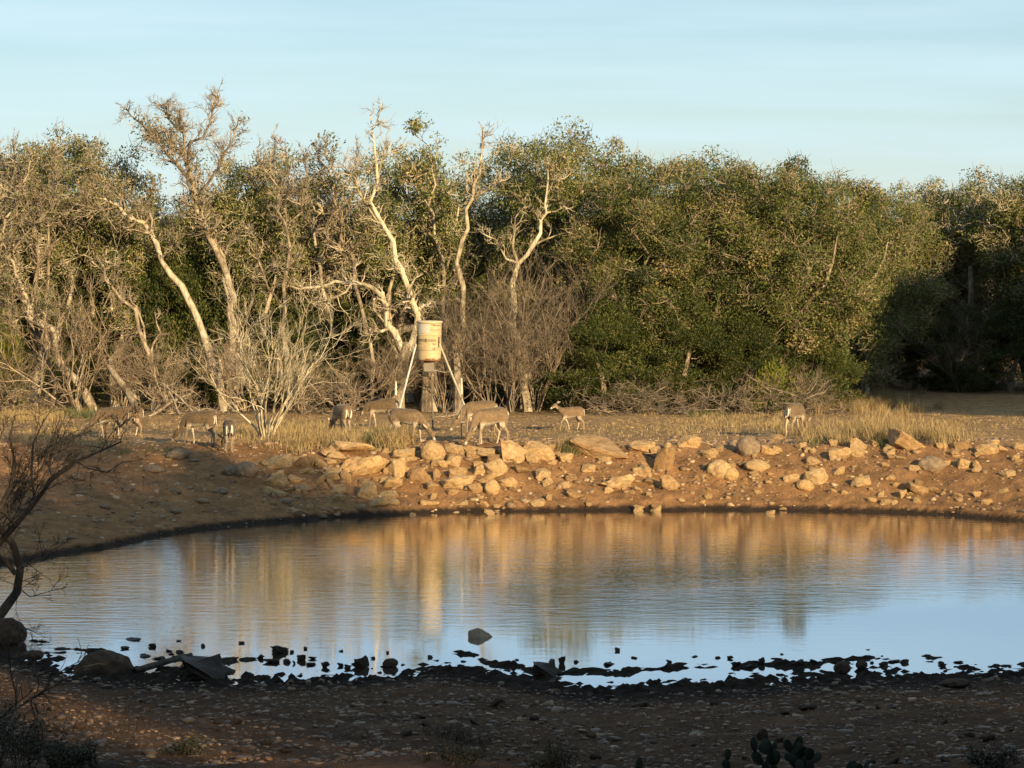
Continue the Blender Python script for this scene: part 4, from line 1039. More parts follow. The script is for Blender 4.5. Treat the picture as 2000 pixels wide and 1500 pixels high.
# the rock in the water: cut off square on its left, tapering to a point at the right
g0 = hit(938, 1244)
bm = bmesh.new()
prof = [(-0.5, 0.66), (-0.44, 0.84), (-0.3, 0.97), (-0.1, 1.0), (0.08, 0.92), (0.22, 0.68), (0.36, 0.36), (0.5, 0.03)]
rws = []
for (u, h_) in prof:
    ring = []
    for a in np.linspace(0, math.pi, 9):
        ring.append(bm.verts.new((u * 0.36 + 0.006 * rr_.normal(), 0.13 * math.cos(a) * (0.4 + 0.6 * h_), -0.08 + (0.08 + 0.125 * h_) * math.sin(a) ** 0.6 + 0.005 * rr_.normal())))
    rws.append(ring)
for a, b_ in zip(rws[:-1], rws[1:]):
    for k in range(8): bm.faces.new((a[k], a[k + 1], b_[k + 1], b_[k]))
bm.faces.new(rws[0][::-1]); bm.faces.new(rws[-1])
bmesh.ops.recalc_face_normals(bm, faces=bm.faces)
me = bpy.data.meshes.new('water_rock'); bm.to_mesh(me); bm.free(); me.materials.append(M['brown_rock'])
tag(link('water_rock', me, None, (g0[0], g0[1], 0)), 'brown blunt ended rock standing alone in the open water', 'rock')
# drifted stick
A, B = hit(262, 1316), hit(374, 1291)
B[2] = 0.09; A[2] = max(A[2], 0) + 0.02
pipe('drifted_stick', 'dark waterlogged stick lying from the shore into the shallows', 'stick', [A * (1 - q_) + B * q_ for q_ in np.linspace(0, 1, 5)], [.045, .05, .045, .04, .03], M['dark_twig'])

# ------------------------------------------------------------------ near tree at the left, dark
Dn = 46.5
rd = np.random.default_rng(77)
b0 = at(-22, 1222, Dn); b0[2] = float(max(zg(b0[0], b0[1]), 0)) 
def lp(pts, wig=0.1):
    P = np.array([at(a, c, Dn) for a, c in pts]); P[:, 1] += np.cumsum(rd.normal(size=len(P)) * wig)
    return P
limbs = [([(-22, 1225), (5, 1195), (28, 1160), (38, 1110), (22, 1065), (-15, 1020)], .085, .05), ([(32, 1120), (10, 1095), (-20, 1080)], .04, .03), ([(38, 1110), (50, 1100), (90, 1085), (112, 1068)], .02, .006),
         ([(-15, 1075), (30, 1025), (66, 985), (105, 935), (150, 900), (200, 878), (245, 858)], .05, .010), ([(66, 985), (55, 930), (60, 870), (78, 830), (98, 800)], .022, .006), ([(105, 935), (100, 900), (115, 868), (125, 850)], .016, .005),
         ([(-10, 1010), (20, 950), (28, 900), (20, 850), (30, 810)], .035, .008), ([(150, 900), (170, 915), (205, 925), (235, 905)], .014, .005), ([(28, 1140), (60, 1165), (110, 1150)], .014, .005), ([(0, 1205), (35, 1225), (65, 1245)], .012, .004),
         ([(-30, 900), (0, 860), (12, 825)], .02, .006), ([(200, 878), (215, 850), (260, 812)], .008, .003), ([(30, 1025), (10, 1000), (-20, 990)], .03, .02), ([(-25, 960), (10, 930), (50, 940), (90, 905)], .02, .006)]
br, tw = [], []
for pts, r0, r1 in limbs:
    P = lp(pts)
    br.append((P, np.linspace(r0, r1, len(P))))
    for k in range(int(4 + 1.6 * len(P))):
        i = rd.integers(0, len(P) - 1); q = P[i] + (P[i + 1] - P[i]) * rd.random()
        dl = unit(P[i + 1] - P[i])
        twiggy(tw, q, unit(dl * 0.8 + rd.normal(size=3) * 0.6 + [0, 0, .15]), rd.uniform(0.2, 0.55), 0.007, 2, rd, 0.25, (2, 4), 0.7, 0.03, 0.55, 3)
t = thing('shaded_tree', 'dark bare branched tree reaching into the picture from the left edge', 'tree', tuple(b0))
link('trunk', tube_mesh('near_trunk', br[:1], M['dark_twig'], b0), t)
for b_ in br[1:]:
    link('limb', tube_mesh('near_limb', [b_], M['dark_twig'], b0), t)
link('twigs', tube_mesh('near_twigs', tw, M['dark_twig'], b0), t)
# the fine grey bush tip beside it
b1 = at(70, 1100, 47.5); b1[2] = 0.0
tops = []
for k in range(9):
    p = at(-20 + rd.normal() * 20, 1040, 47.3 + rd.normal() * .3); e = at(rd.uniform(5, 175), rd.uniform(845, 960), 47.3 + rd.normal() * 0.3)
    twiggy(tops, p, unit(e - p), np.linalg.norm(e - p), 0.014, 3, rd, 0.10, (4, 6), 0.45, 0.0, 0.38, 5)
o = link('bush', tube_mesh('grey_bush', tops, M['dark_twig'], b1), None, tuple(b1))
tag(o, 'fine twigged grey bush behind the dark branches at the left edge', 'bush')
LP = np.array([x[0][-1] for x in tops if x[1][0] < 0.006])
if len(LP):
    LP2, LD = clumpy(LP, np.full(len(LP), 0.05), 3, rd)
    link('leaves', leaf_mesh('bush_leaves', LP2, 0.014, rd, M['dark_twig'], b1, None, 0.35), o)

# bottom left shrub and twig
def low_bush(px, py, W, H, seed, lab, m='dark_twig', leafn=0, name='low_bush', leafm='dark_leaf'):
    g0 = hit(px, py)
    tips = []
    g_ = shrub_geo(seed, W, H, 12, 2, 0.008, (4, 6), 0.7, tips, 0.25, W * 0.3)
    t = thing(name, lab, 'bush', tuple(g0))
    link('stems', tube_mesh('low_stems', g_, M[m]), t)
    if leafn:
        rd = np.random.default_rng(seed)
        C = np.array(tips); LP, LD = clumpy(C, np.full(len(C), .07), leafn, rd)
        link('leaves', leaf_mesh('low_leaves', LP, 0.018, rd, M[leafm], (0, 0, 0), LD, 0.4), t)
low_bush(30, 1505, 0.9, 0.6, 711, 'dark leafy bush in the bottom left corner', leafn=8)
low_bush(110, 1515, 0.7, 0.35, 712, 'low dark bush right beside the bottom left corner bush', leafn=8)
low_bush(880, 1495, 0.7, 0.28, 713, 'faint grey wispy bush at the bottom left of centre', leafn=2)
low_bush(1085, 1515, 0.6, 0.35, 714, 'faint low wispy bush at the bottom edge right of centre', leafn=3)
low_bush(370, 1470, 0.5, 0.22, 715, 'small dry wispy tuft in the dim lit patch at bottom left', leafn=2)
low_bush(1930, 1500, 0.7, 0.3, 716, 'low dark bush in the bottom right corner', leafn=3)
A = hit(-10, 1425)
pts = [A + [0, 0, 0.1], at(20, 1392, A[1]), at(60, 1368, A[1]), at(92, 1345, A[1])]
pipe('bare_twig', 'dark bare twig sticking out over the bottom left shore', 'twig', pts, [.018, .014, .010, .004], M['dark_twig'], None, 12, 9)

# prickly pear
m, n, l, b = mat('cactus', 0.6, 0.3)
M['cactus'] = m
t1 = noise(n, l, 6, 4); r1 = ramp(n, [(0.3, (0.009, 0.014, 0.009)), (0.7, (0.020, 0.030, 0.019))]); l.new(t1.outputs['Fac'], r1.inputs['Fac']); l.new(r1.outputs['Color'], b.inputs['Base Color'])
bm = bmesh.new(); bmesh.ops.create_uvsphere(bm, u_segments=14, v_segments=10, radius=1)
for v in bm.verts:
    v.co.x *= 0.5 * (0.82 + 0.22 * v.co.z); v.co.y *= 0.085; v.co.z = v.co.z * 0.62 + 0.60
PAD = bpy.data.meshes.new('pad'); bm.to_mesh(PAD); bm.free(); PAD.materials.append(M['cactus'])
PAD.polygons.foreach_set('use_smooth', [True] * len(PAD.polygons))
def cactus(px, py, n0, seed, lab, hmax=3):
    rd = np.random.default_rng(seed)
    g0 = hit(px, py)
    t = thing('prickly_pear', lab, 'cactus', tuple(g0))
    def pad(p, tilt, rz, s, lvl):
        o = link('pad', PAD, t)
        o.rotation_euler = (rd.normal() * .2, tilt, rz); o.location = p; o.scale = (s, s, s)
        if lvl <= 0: return
        Rm = o.rotation_euler.to_matrix()
        for k in range(int(rd.integers(1, 3))):
            a = rd.uniform(-0.9, 0.9)
            q = Vector(p) + Rm @ Vector((math.sin(a) * 0.42 * s, 0, (0.6 + 0.55 * math.cos(a)) * s))
            pad(q, tilt + a * 0.8, rz + rd.normal() * .5, s * rd.uniform(.8, 1.0), lvl - 1)
    for k in range(n0):
        pad((rd.uniform(-.55, .55) * n0 / 8, rd.uniform(-.3, .3), -0.03), rd.normal() * .4, rd.uniform(-.8, .8), rd.uniform(.12, .165), hmax - 1 - int(rd.random() < .4))
cactus(1490, 1522, 7, 41, 'dark prickly pear clump at the bottom edge right of centre')
cactus(1640, 1535, 5, 42, 'lower prickly pear clump right beside the taller one', 2)
cactus(1250, 1530, 3, 43, 'small prickly pear at the bottom edge near the centre', 2)
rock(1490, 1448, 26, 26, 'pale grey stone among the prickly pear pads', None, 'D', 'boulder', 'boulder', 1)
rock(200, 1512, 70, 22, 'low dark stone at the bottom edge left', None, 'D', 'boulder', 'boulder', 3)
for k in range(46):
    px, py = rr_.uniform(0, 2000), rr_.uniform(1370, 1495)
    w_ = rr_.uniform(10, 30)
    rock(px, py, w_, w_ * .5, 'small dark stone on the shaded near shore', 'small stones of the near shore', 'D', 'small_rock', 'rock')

# ------------------------------------------------------------------ grass
def grass(name, P, H, m, lab, seed, wdt=0.006, lean=0.35, bias=(0, 0)):
    rd = np.random.default_rng(seed)
    N = len(P)
    a = rd.uniform(0, 6.28, N); side = np.stack([np.cos(a), np.sin(a), a * 0], -1) * wdt * rd.uniform(.6, 1.4, (N, 1))
    ld = rd.normal(size=(N, 2)) * lean + np.array(bias)
    h = H * rd.uniform(.5, 1.15, N)
    mid = P + np.stack([ld[:, 0] * h * .35, ld[:, 1] * h * .35, h * .55], -1)
    tip = P + np.stack([ld[:, 0] * h, ld[:, 1] * h, h * (1 - .25 * np.minimum(1, (ld ** 2).sum(1)))], -1)
    V = np.stack([P - side, P + side, mid + side * .7, mid - side * .7, tip], 1).reshape(-1, 3)
    k = np.arange(N)[:, None] * 5
    o = link(name, mesh_np(name, V, quads=k + np.array([0, 1, 2, 3]), tris=k + np.array([3, 2, 4]), mat=m, tint=np.repeat(rd.random(N), 5)))
    tag(o, lab, None, None, 'stuff')
def tufts(regs, seed):
    rd = np.random.default_rng(seed)
    PP, HH = [], []
    for (px, py, rx, ry, nt, per, h) in regs:
        for k in range(nt):
            q = hit(px + rd.normal() * rx * .5, py + rd.normal() * ry * .5)
            c = rd.normal(size=(per, 2)) * 0.10
            X, Y = q[0] + c[:, 0], q[1] + c[:, 1]
            PP.append(np.stack([X, Y, zg(X, Y) - .01], -1)); HH.append(np.full(per, h * rd.uniform(.6, 1.2)))
    return np.concatenate(PP), np.concatenate(HH)
P, Hh = tufts([(1690, 790, 110, 22, 150, 60, .42), (1640, 850, 90, 14, 60, 50, .30), (1700, 858, 60, 10, 26, 60, .55), (1760, 835, 90, 20, 60, 40, .28), (1830, 860, 60, 10, 24, 40, .42), (1450, 825, 150, 22, 90, 30, .18), (1600, 770, 90, 8, 50, 40, .35), (1300, 838, 300, 22, 150, 26, .11), (1850, 835, 150, 22, 70, 26, .12)], 1)
grass('dry_grass', P, Hh, M['straw'], 'tall pale dry grass at the right behind the bank', 1)
P, Hh = tufts([(600, 850, 80, 25, 130, 45, .24), (765, 862, 26, 16, 40, 70, .36), (700, 865, 70, 14, 50, 45, .24), (480, 850, 60, 16, 40, 36, .2), (60, 815, 90, 14, 100, 46, .28), (130, 850, 120, 25, 70, 24, .15), (900, 845, 200, 20, 60, 14, .12), (1115, 880, 26, 8, 22, 40, .30), (350, 835, 160, 25, 60, 18, .12)], 2)
grass('dry_grass', P, Hh, M['straw'], 'short dry grass along the bank crest left of and below the feeder', 2)
P, Hh = tufts([(735, 868, 22, 10, 14, 60, .30), (215, 815, 60, 10, 26, 40, .28), (150, 812, 50, 8, 20, 40, .3), (1385, 812, 40, 8, 20, 30, .2), (1115, 882, 20, 6, 12, 30, .3), (1730, 868, 20, 6, 10, 30, .2), (1590, 868, 20, 5, 10, 30, .15), (300, 885, 90, 6, 20, 20, .12)], 3)
grass('green_grass', P, Hh, M['green_grass'], 'dull green grass tufts on the far bank', 3)
P, Hh = tufts([(900, 1450, 1000, 60, 160, 16, .07), (200, 1420, 160, 40, 60, 16, .07), (880, 1450, 60, 30, 20, 30, .15)], 4)
grass('shore_grass', P, Hh, M['dark_twig'], 'thin dull grass on the shaded near shore', 4, 0.003)

# leaf and twig litter under the tree line
rd = np.random.default_rng(66)
x_ = rd.uniform(-19, 19, 9000); y_ = rd.uniform(74, 108, 9000)
P = np.stack([x_, y_, zg(x_, y_) + .02], -1)
V, Qd = leaf_cloud(P, 0.045, rd, np.stack([rd.normal(size=9000), rd.normal(size=9000), rd.normal(size=9000) * .15], -1) * 2, .22)
tag(link('litter', mesh_np('litter', V, quads=Qd, mat=M['straw'], tint=np.repeat(rd.random(9000) * .8, 4))), 'dead leaves and sticks littering the ground before the trees', None, None, 'stuff')

# ------------------------------------------------------------------ feeder
m, n, l, b = mat('tan_paint', 0.55, 0.35)
M['tan'] = m
t1 = noise(n, l, 3, 7, rough=.7); r1 = ramp(n, [(.3, (.29, .22, .11)), (.5, (.42, .335, .19)), (.72, (.50, .42, .27))]); l.new(t1.outputs['Fac'], r1.inputs['Fac'])
sp = n.new('ShaderNodeSeparateXYZ'); tcd = n.new('ShaderNodeTexCoord'); l.new(tcd.outputs['Object'], sp.inputs['Vector'])
t2 = noise(n, l, 9, 6, rough=.7)
rz_ = n.new('ShaderNodeMath'); rz_.operation = 'MULTIPLY_ADD'; rz_.inputs[1].default_value = -0.28; l.new(t2.outputs['Fac'], rz_.inputs[0]); l.new(sp.outputs['Z'], rz_.inputs[2])
rm = n.new('ShaderNodeMapRange'); rm.inputs['From Min'].default_value = -0.13; rm.inputs['From Max'].default_value = -0.09; rm.inputs['To Min'].default_value = 1; rm.inputs['To Max'].default_value = 0; l.new(rz_.outputs[0], rm.inputs['Value'])
l.new(mixc(n, l, 'MIX', rm.outputs['Result'], r1.outputs['Color'], (0.17, 0.065, 0.025)), b.inputs['Base Color'])
bump(n, l, b, t2.outputs['Fac'], .15, .01)
M['white_metal'] = flat_mat('white_metal', (.58, .55, .44), .5, .3, 5)
M['rust'] = flat_mat('rust', (.16, .075, .035), .85, .4)
M['grey_metal'] = flat_mat('grey_metal', (.19, .165, .13), .6, .2)
M['dark_mark'] = flat_mat('dark_mark', (.09, .07, .045), .8, .3)
M['grey_patch'] = flat_mat('grey_patch', (.42, .39, .32), .7, .12)
Df = 76.0
fb = at(838, 880, Df); fb[2] = float(zg(fb[0], Df))
fe = thing('game_feeder', 'tan drum game feeder on long white legs among the grazing deer', 'game feeder', tuple(fb))
SF = F / Df
zb_, zt_ = at(838, 703, Df)[2] - fb[2], at(838, 628, Df)[2] - fb[2]
RD = 24.0 / SF
def lathe(prof, k=40):
    prof = np.array(prof); n = len(prof); a = np.arange(k) / k * 2 * math.pi
    V = np.stack([np.outer(prof[:, 0], np.cos(a)), np.outer(prof[:, 0], np.sin(a)), np.repeat(prof[:, 1:2], k, 1)], -1).reshape(-1, 3)
    ix = np.arange(n - 1)[:, None] * k + np.arange(k)[None]; ix2 = np.arange(n - 1)[:, None] * k + (np.arange(k)[None] + 1) % k
    return V, np.stack([ix, ix2, ix2 + k, ix + k], -1).reshape(-1, 4)
hd = zt_ - zb_
prof = [(0.001, 0), (RD * .93, 0), (RD * .97, .015)]
for fz in np.linspace(.03, hd - .02, 60):
    bulge = .012 * sum(math.exp(-((fz - hd * q_) / .012) ** 2) for q_ in (.345, .665))
    prof.append((RD * (.97 + .03 * min(1, fz / (hd * .3))) + bulge - .004, fz))
prof += [(RD * .98, hd - .005)]
V, Qd = lathe(prof)
M['lid'] = flat_mat('lid', (.50, .40, .24), .55, .15)
dr = link('drum', mesh_np('drum', V, quads=Qd, mat=M['tan'], smooth=True), fe, (0, 0, zb_))
dr.rotation_euler = (0, R(1.0), 0)
V, Qd = lathe([(RD * 1.0, -.03), (RD * 1.055, -.03), (RD * 1.065, -.005), (RD * 1.05, .012), (RD * .98, .02), (.001, .03)])
link('lid', mesh_np('lid', V, quads=Qd, mat=M['lid'], smooth=True), dr, (0, 0, hd))
V, Qd = lathe([(RD * .90, .012), (RD * .955, .012), (RD * .965, -.012), (RD * .9, -.02), (.001, -.025)])
link('bottom_rim', mesh_np('rim', V, quads=Qd, mat=M['rust'], smooth=True), dr, (0, 0, 0))
def patch(name, m_, u0, u1, v0, v1, pr=.012):
    """flat print on the drum; u, v in drum widths / heights as seen from the front"""
    uu = np.linspace(u0, u1, 8)
    V = []
    for u in uu:
        a = -math.pi / 2 + math.asin(np.clip(u, -.98, .98))
        for v in (v0, v1): V.append(((RD + pr) * math.cos(a), (RD + pr) * math.sin(a), hd * v))
    k = np.arange(7) * 2
    link(name, mesh_np(name, V, quads=np.stack([k, k + 2, k + 3, k + 1], -1), mat=m_), dr, (0, 0, 0))
patch('label_patch', M['grey_patch'], -.88, .08, .70, .95, .004)
patch('mark', M['dark_mark'], -.85, -.32, .525, .545, .004); patch('mark', M['dark_mark'], -.12, .55, .525, .545, .004)
patch('mark', M['dark_mark'], -.85, -.32, .495, .507, .004); patch('mark', M['dark_mark'], -.12, .55, .495, .507, .004)
patch('mark', M['dark_mark'], -.26, -.22, .46, .585, .005); patch('mark', M['dark_mark'], -.20, -.17, .48, .565, .005); patch('mark', M['dark_mark'], -.32, -.29, .49, .555, .005)
patch('mark', M['dark_mark'], -.80, -.66, .435, .445, .004); patch('mark', M['dark_mark'], -.80, -.76, .405, .435, .004)
patch('mark', M['dark_mark'], .26, .34, .43, .445, .004); patch('mark', M['dark_mark'], .38, .44, .405, .45, .004); patch('mark', M['dark_mark'], .48, .54, .405, .42, .004); patch('mark', M['dark_mark'], .48, .54, .435, .45, .004)
patch('mark', M['dark_mark'], -.82, .5, .265, .275, .004); patch('mark', M['dark_mark'], .42, .47, .28, .33, .004); patch('mark', M['dark_mark'], .3, .36, .285, .31, .004)
patch('rust_streak', M['rust'], .1, .9, .79, .80, .004); patch('rust_streak', M['rust'], .3, .92, .90, .915, .004); patch('rust_streak', M['rust'], .15, .5, .925, .94, .004)
patch('rust_and_dark_strip', M['rust'], -.28, .12, .0, .05, .004); patch('rust_and_dark_strip', M['rust'], -.96, -.9, .4, .92, .002)  # rust along the bottom edge, then a dark strip down the left side
patch('leg_socket', M['dark_mark'], .74, .80, .34, .62, .02); patch('leg_socket', M['rust'], -.98, -.91, .34, .62, .02)
# feeder unit below
bm = bmesh.new(); bmesh.ops.create_cube(bm, size=1); bmesh.ops.bevel(bm, geom=list(bm.edges), offset=.04, segments=2, affect='EDGES')
me = bpy.data.meshes.new('control_box'); bm.to_mesh(me); bm.free(); me.materials.append(M['grey_metal'])
cb = link('control_box', me, fe, (0, 0, zb_ - .16)); cb.scale = (.25, .22, .24)
V, Qd = lathe([(.001, -.01), (.10, -.01), (.14, .02), (.14, .025), (.09, .0), (.001, 0)])
link('spinner_plate', mesh_np('spinner_plate', V, quads=Qd, mat=M['grey_metal'], smooth=True), fe, (0, 0, zb_ - .31))
link('funnel', mesh_np('funnel', *[x for x in lathe([(.14, 0), (.05, -.06), (.05, -.30)])][:1], quads=lathe([(.14, 0), (.05, -.06), (.05, -.30)])[1], mat=M['rust'], smooth=True), fe, (0, 0, zb_))
def leg(top, bot, m_, r_=.024):
    T, B = np.array(top), np.array(bot)
    V, Qd, tt = tubes([(np.array([T * (1 - q_) + B * q_ for q_ in (0, .5, 1)]), np.full(3, r_))], lambda r: 10)
    return link('leg', mesh_np('leg', V, quads=Qd, mat=m_, smooth=True, tint=tt), fe)
zl = at(838, 675, Df)[2] - fb[2]
lb1 = hit(764, 858) - fb; lb2 = at(928, 836, 79.5); lb2[2] = zg(lb2[0], lb2[1]); lb2 = lb2 - fb
l1 = leg((-RD * 1.03, -.02, zl + .05), lb1 - [0, 0, .05], M['white_metal'])
l2 = leg((RD * .82, -RD * .62, zl + .08), lb2 - [0, 0, .05], M['white_metal'], .029)
x3 = fb[0] + 0.22; l3 = leg((.03, RD * 1.03, zl), np.array([0.05, 1.9, float(zg(fb[0] + .05, Df + 1.9)) - fb[2] - .05]), M['grey_metal'], .02)
V, Qd, tt = tubes([(np.array([(RD * .4, .5, zb_ - .28), (RD * 1.2, .45, zb_ - .33), (RD * 1.95, .3, zb_ - .30)]), np.full(3, .009))])
link('brace_wire', mesh_np('brace_wire', V, quads=Qd, mat=M['white_metal'], tint=tt), fe)
for (px, yb, yt, ys_, lab) in [(773, 845, 745, 770, 'thin stake with a white top standing left by the feeder leg'), (901, 852, 738, 768, 'thin stake with a white top crossing the right feeder leg')]:
    g0 = hit(px, yb + 6)
    zt2 = at(px, yt, g0[1])[2] - g0[2]; zm = at(px, ys_, g0[1])[2] - g0[2]
    t = thing('stake', lab, 'stake', tuple(g0))
    V, Qd, tt = tubes([(np.array([(0, 0, -.1), (0, 0, zm * .5), (0.005, 0, zm)]), np.full(3, .013))], lambda r: 6); link('post', mesh_np('post', V, quads=Qd, mat=M['grey_metal'], tint=tt), t)
    V, Qd, tt = tubes([(np.array([(0.005, 0, zm - .02), (0.006, 0, zm + (zt2 - zm) * .5), (0.006, 0, zt2)]), np.array([.026, .024, .02]))], lambda r: 8); link('cap', mesh_np('cap', V, quads=Qd, mat=M['white_metal'], tint=tt), t)

# ------------------------------------------------------------------ deer
m, n, l, b = mat('fur', 0.85, 0.15)
M['fur'] = m
t1 = noise(n, l, 22, 6, rough=.7); r1 = ramp(n, [(.32, (.55, .54, .52)), (.68, (1.3, 1.3, 1.28))]); l.new(t1.outputs['Fac'], r1.inputs['Fac'])
l.new(mixc(n, l, 'MULTIPLY', 1.0, attr(n, 'colour').outputs['Color'], r1.outputs['Color']), b.inputs['Base Color'])
t2 = noise(n, l, 60, 3); bump(n, l, b, t2.outputs['Fac'], .25, .01)
b.inputs['Sheen Weight'].default_value = .15
M['eye'] = flat_mat('eye', (.01, .008, .006), .1, .1)
def loft(path, k=12):
    """path: (x, y, z, half width across, half height) -> closed tube verts, faces"""
    P = np.array([p[:3] for p in path], float); ra = np.array([p[3] for p in path]); rb = np.array([p[4] for p in path])
    # densify
    m_ = len(P); tt = np.linspace(0, m_ - 1, (m_ - 1) * 4 + 1)
    def sm(y):
        # catmull-rom
        i = np.clip(tt.astype(int), 0, m_ - 2); f = tt - i
        p0, p1, p2, p3 = y[np.clip(i - 1, 0, None)], y[i], y[i + 1], y[np.clip(i + 2, None, m_ - 1)]
        return 0.5 * ((2 * p1) + (p2 - p0) * f + (2 * p0 - 5 * p1 + 4 * p2 - p3) * f ** 2 + (3 * p1 - p0 - 3 * p2 + p3) * f ** 3)
    P = np.stack([sm(P[:, i]) for i in range(3)], -1); ra = np.maximum(sm(ra), .006); rb = np.maximum(sm(rb), .006)
    T = unit(np.gradient(P, axis=0))
    side = np.tile(np.array([0, 1., 0]), (len(P), 1)); side -= T * (side * T).sum(1, keepdims=True); side = unit(side)
    up = np.cross(T, side)
    a = np.arange(k) / k * 2 * math.pi
    V = P[:, None] + ra[:, None, None] * np.cos(a)[None, :, None] * side[:, None] + rb[:, None, None] * np.sin(a)[None, :, None] * up[:, None]
    n = len(P)
    ix = np.arange(n - 1)[:, None] * k + np.arange(k)[None]; ix2 = np.arange(n - 1)[:, None] * k + (np.arange(k)[None] + 1) % k
    fcs = [tuple(int(z_) for z_ in q_) for q_ in np.stack([ix, ix2, ix2 + k, ix + k], -1).reshape(-1, 4)]
    fcs += [tuple(range(k))[::-1], tuple(range((n - 1) * k, n * k))]
    return V.reshape(-1, 3), fcs
def raw_mesh(name, parts):
    V, Fc, off = [], [], 0
    for v, f in parts:
        V.append(v); Fc += [tuple(i + off for i in q_) for q_ in f]; off += len(v)
    V = np.concatenate(V)
    me = bpy.data.meshes.new(name); me.from_pydata([tuple(map(float, p)) for p in V], [], Fc)
    bm = bmesh.new(); bm.from_mesh(me); bmesh.ops.recalc_face_normals(bm, faces=bm.faces); bm.to_mesh(me); bm.free()
    return me
def deer(px, py, rz, lab, pose='graze', sc=1.0, seed=0, dark=1.0, turn=0.0, step=0.06, D=None, tail_up=False):
    rd = np.random.default_rng(seed)
    parts = []
    parts.append(loft([(-.46, 0, .66, .03, .06), (-.43, 0, .665, .09, .135), (-.35, 0, .675, .135, .185), (-.22, 0, .685, .145, .185), (-.06, 0, .665, .155, .195), (.10, 0, .645, .15, .20), (.24, 0, .645, .125, .20), (.33, 0, .66, .09, .16), (.39, 0, .67, .05, .09)], 14))
    yt = turn
    if pose == 'graze':
        nk = [(.24, 0, .70, .10, .15), (.36, yt * .1, .62, .085, .13), (.455, yt * .3, .48, .066, .092), (.53, yt * .6, .34, .055, .070), (.565, yt * .85, .27, .05, .06)]
        hd_ = [(.535, yt * .8, .33, .03, .03), (.565, yt * .85, .29, .062, .070), (.615, yt * .95, .22, .060, .072), (.665, yt, .135, .038, .046), (.695, yt, .065, .030, .036), (.705, yt, .025, .022, .026)]
        ear = (.545, .335); eye = (.640, .215); dirh = unit(np.array([.13, 0, -.25]))
    elif pose == 'low':
        nk = [(.24, 0, .69, .10, .15), (.37, yt * .1, .61, .085, .13), (.48, yt * .3, .49, .066, .092), (.565, yt * .6, .37, .055, .070), (.60, yt * .85, .31, .05, .06)]
        hd_ = [(.575, yt * .8, .37, .03, .03), (.61, yt * .85, .335, .062, .070), (.665, yt * .95, .265, .060, .070), (.725, yt, .175, .038, .046), (.765, yt, .105, .030, .036), (.78, yt, .065, .022, .026)]
        ear = (.585, .375); eye = (.695, .265); dirh = unit(np.array([.17, 0, -.24]))
    else:
        nk = [(.24, 0, .69, .10, .15), (.36, 0, .73, .08, .115), (.47, 0, .80, .062, .08), (.55, 0, .87, .052, .062), (.58, 0, .90, .05, .055)]
        hd_ = [(.55, yt * .5, .93, .035, .035), (.59, yt * .6, .93, .060, .066), (.655, yt * .75, .905, .060, .066), (.73, yt * .95, .85, .038, .044), (.785, yt, .81, .030, .034), (.81, yt, .795, .022, .024)]
        ear = (.565, .98); eye = (.67, .925); dirh = unit(np.array([.19, 0, -.08]))
    parts.append(loft(nk)); parts.append(loft(hd_))
    for s in (-1, 1):
        dx = s * step * rd.uniform(.6, 1.2); dx2 = -s * step * rd.uniform(.6, 1.2)
        parts.append(loft([(.25, s * .075, .66, .05, .10), (.26, s * .085, .52, .05, .085), (.265 + dx * .4, s * .085, .42, .036, .046), (.27 + dx * .8, s * .08, .33, .028, .032), (.27 + dx, s * .08, .28, .023, .025), (.262 + dx * 1.3, s * .08, .10, .019, .021), (.27 + dx * 1.4, s * .08, .055, .022, .025), (.29 + dx * 1.4, s * .08, .0, .022, .030)], 10))
        parts.append(loft([(-.33, s * .07, .70, .07, .15), (-.31, s * .09, .57, .065, .14), (-.28 + dx2 * .3, s * .09, .45, .052, .092), (-.325 + dx2 * .6, s * .085, .36, .036, .048), (-.375 + dx2 * .8, s * .08, .285, .027, .036), (-.37 + dx2 * .9, s * .08, .22, .023, .026), (-.355 + dx2 * 1.1, s * .08, .09, .020, .022), (-.345 + dx2 * 1.15, s * .08, .05, .022, .025), (-.32 + dx2 * 1.15, s * .08, .0, .022, .030)], 10))
    me = raw_mesh('deer_raw', parts)
    tmp = bpy.data.objects.new('tmp', me); COL.objects.link(tmp)
    mo = tmp.modifiers.new('r', 'REMESH'); mo.mode = 'VOXEL'; mo.voxel_size = 0.0125; mo.use_smooth_shade = True
    s2 = tmp.modifiers.new('s', 'SMOOTH'); s2.factor = .5; s2.iterations = 3
    dg = bpy.context.evaluated_depsgraph_get()
    body = bpy.data.meshes.new_from_object(tmp.evaluated_get(dg))
    bpy.data.objects.remove(tmp)
    N = len(body.vertices)
    co = np.zeros(N * 3, np.float32); body.vertices.foreach_get('co', co); co = co.reshape(-1, 3)
    no = np.array([v.normal for v in body.vertices])
    brown = np.array([.168, .115, .068]) * dark
    c = np.tile(brown, (N, 1))
    x, y, z = co.T
    def blend(mask, colr):
        nonlocal c
        mask = np.clip(mask, 0, 1)[:, None]; c = c * (1 - mask) + np.array(colr) * mask
    blend(np.clip((z - .70) / .14, 0, 1) * .75 * (x < .5), brown * .5)
    blend(np.clip(fbm(x * 5 + seed, z * 6, 3, 7) * 1.5, 0, 1) * .5, brown * 1.35)
    trunkm = (x > -.45) & (x < .4) & (z > .40)
    blend(trunkm * np.clip((.56 - z) / .08, 0, 1) * .75 * (np.abs(x) < .33), (.50, .43, .33))
    legm = z < .46
    inner = np.clip(-no[:, 1] * np.sign(y), 0, 1)
    if pose == 'alert': legm = legm & (x < .5)
    else: legm = legm & (x < .45)
    blend(legm * .45, (.36, .28, .19)); blend(legm * inner * .8, (.52, .45, .35))
    blend((x < -.40) * np.clip((.74 - z) / .08, 0, 1) * (z > .42) * (np.abs(y) < .085), (.70, .66, .58))
    blend((z < .03) * (x < .5), (.03, .025, .02))
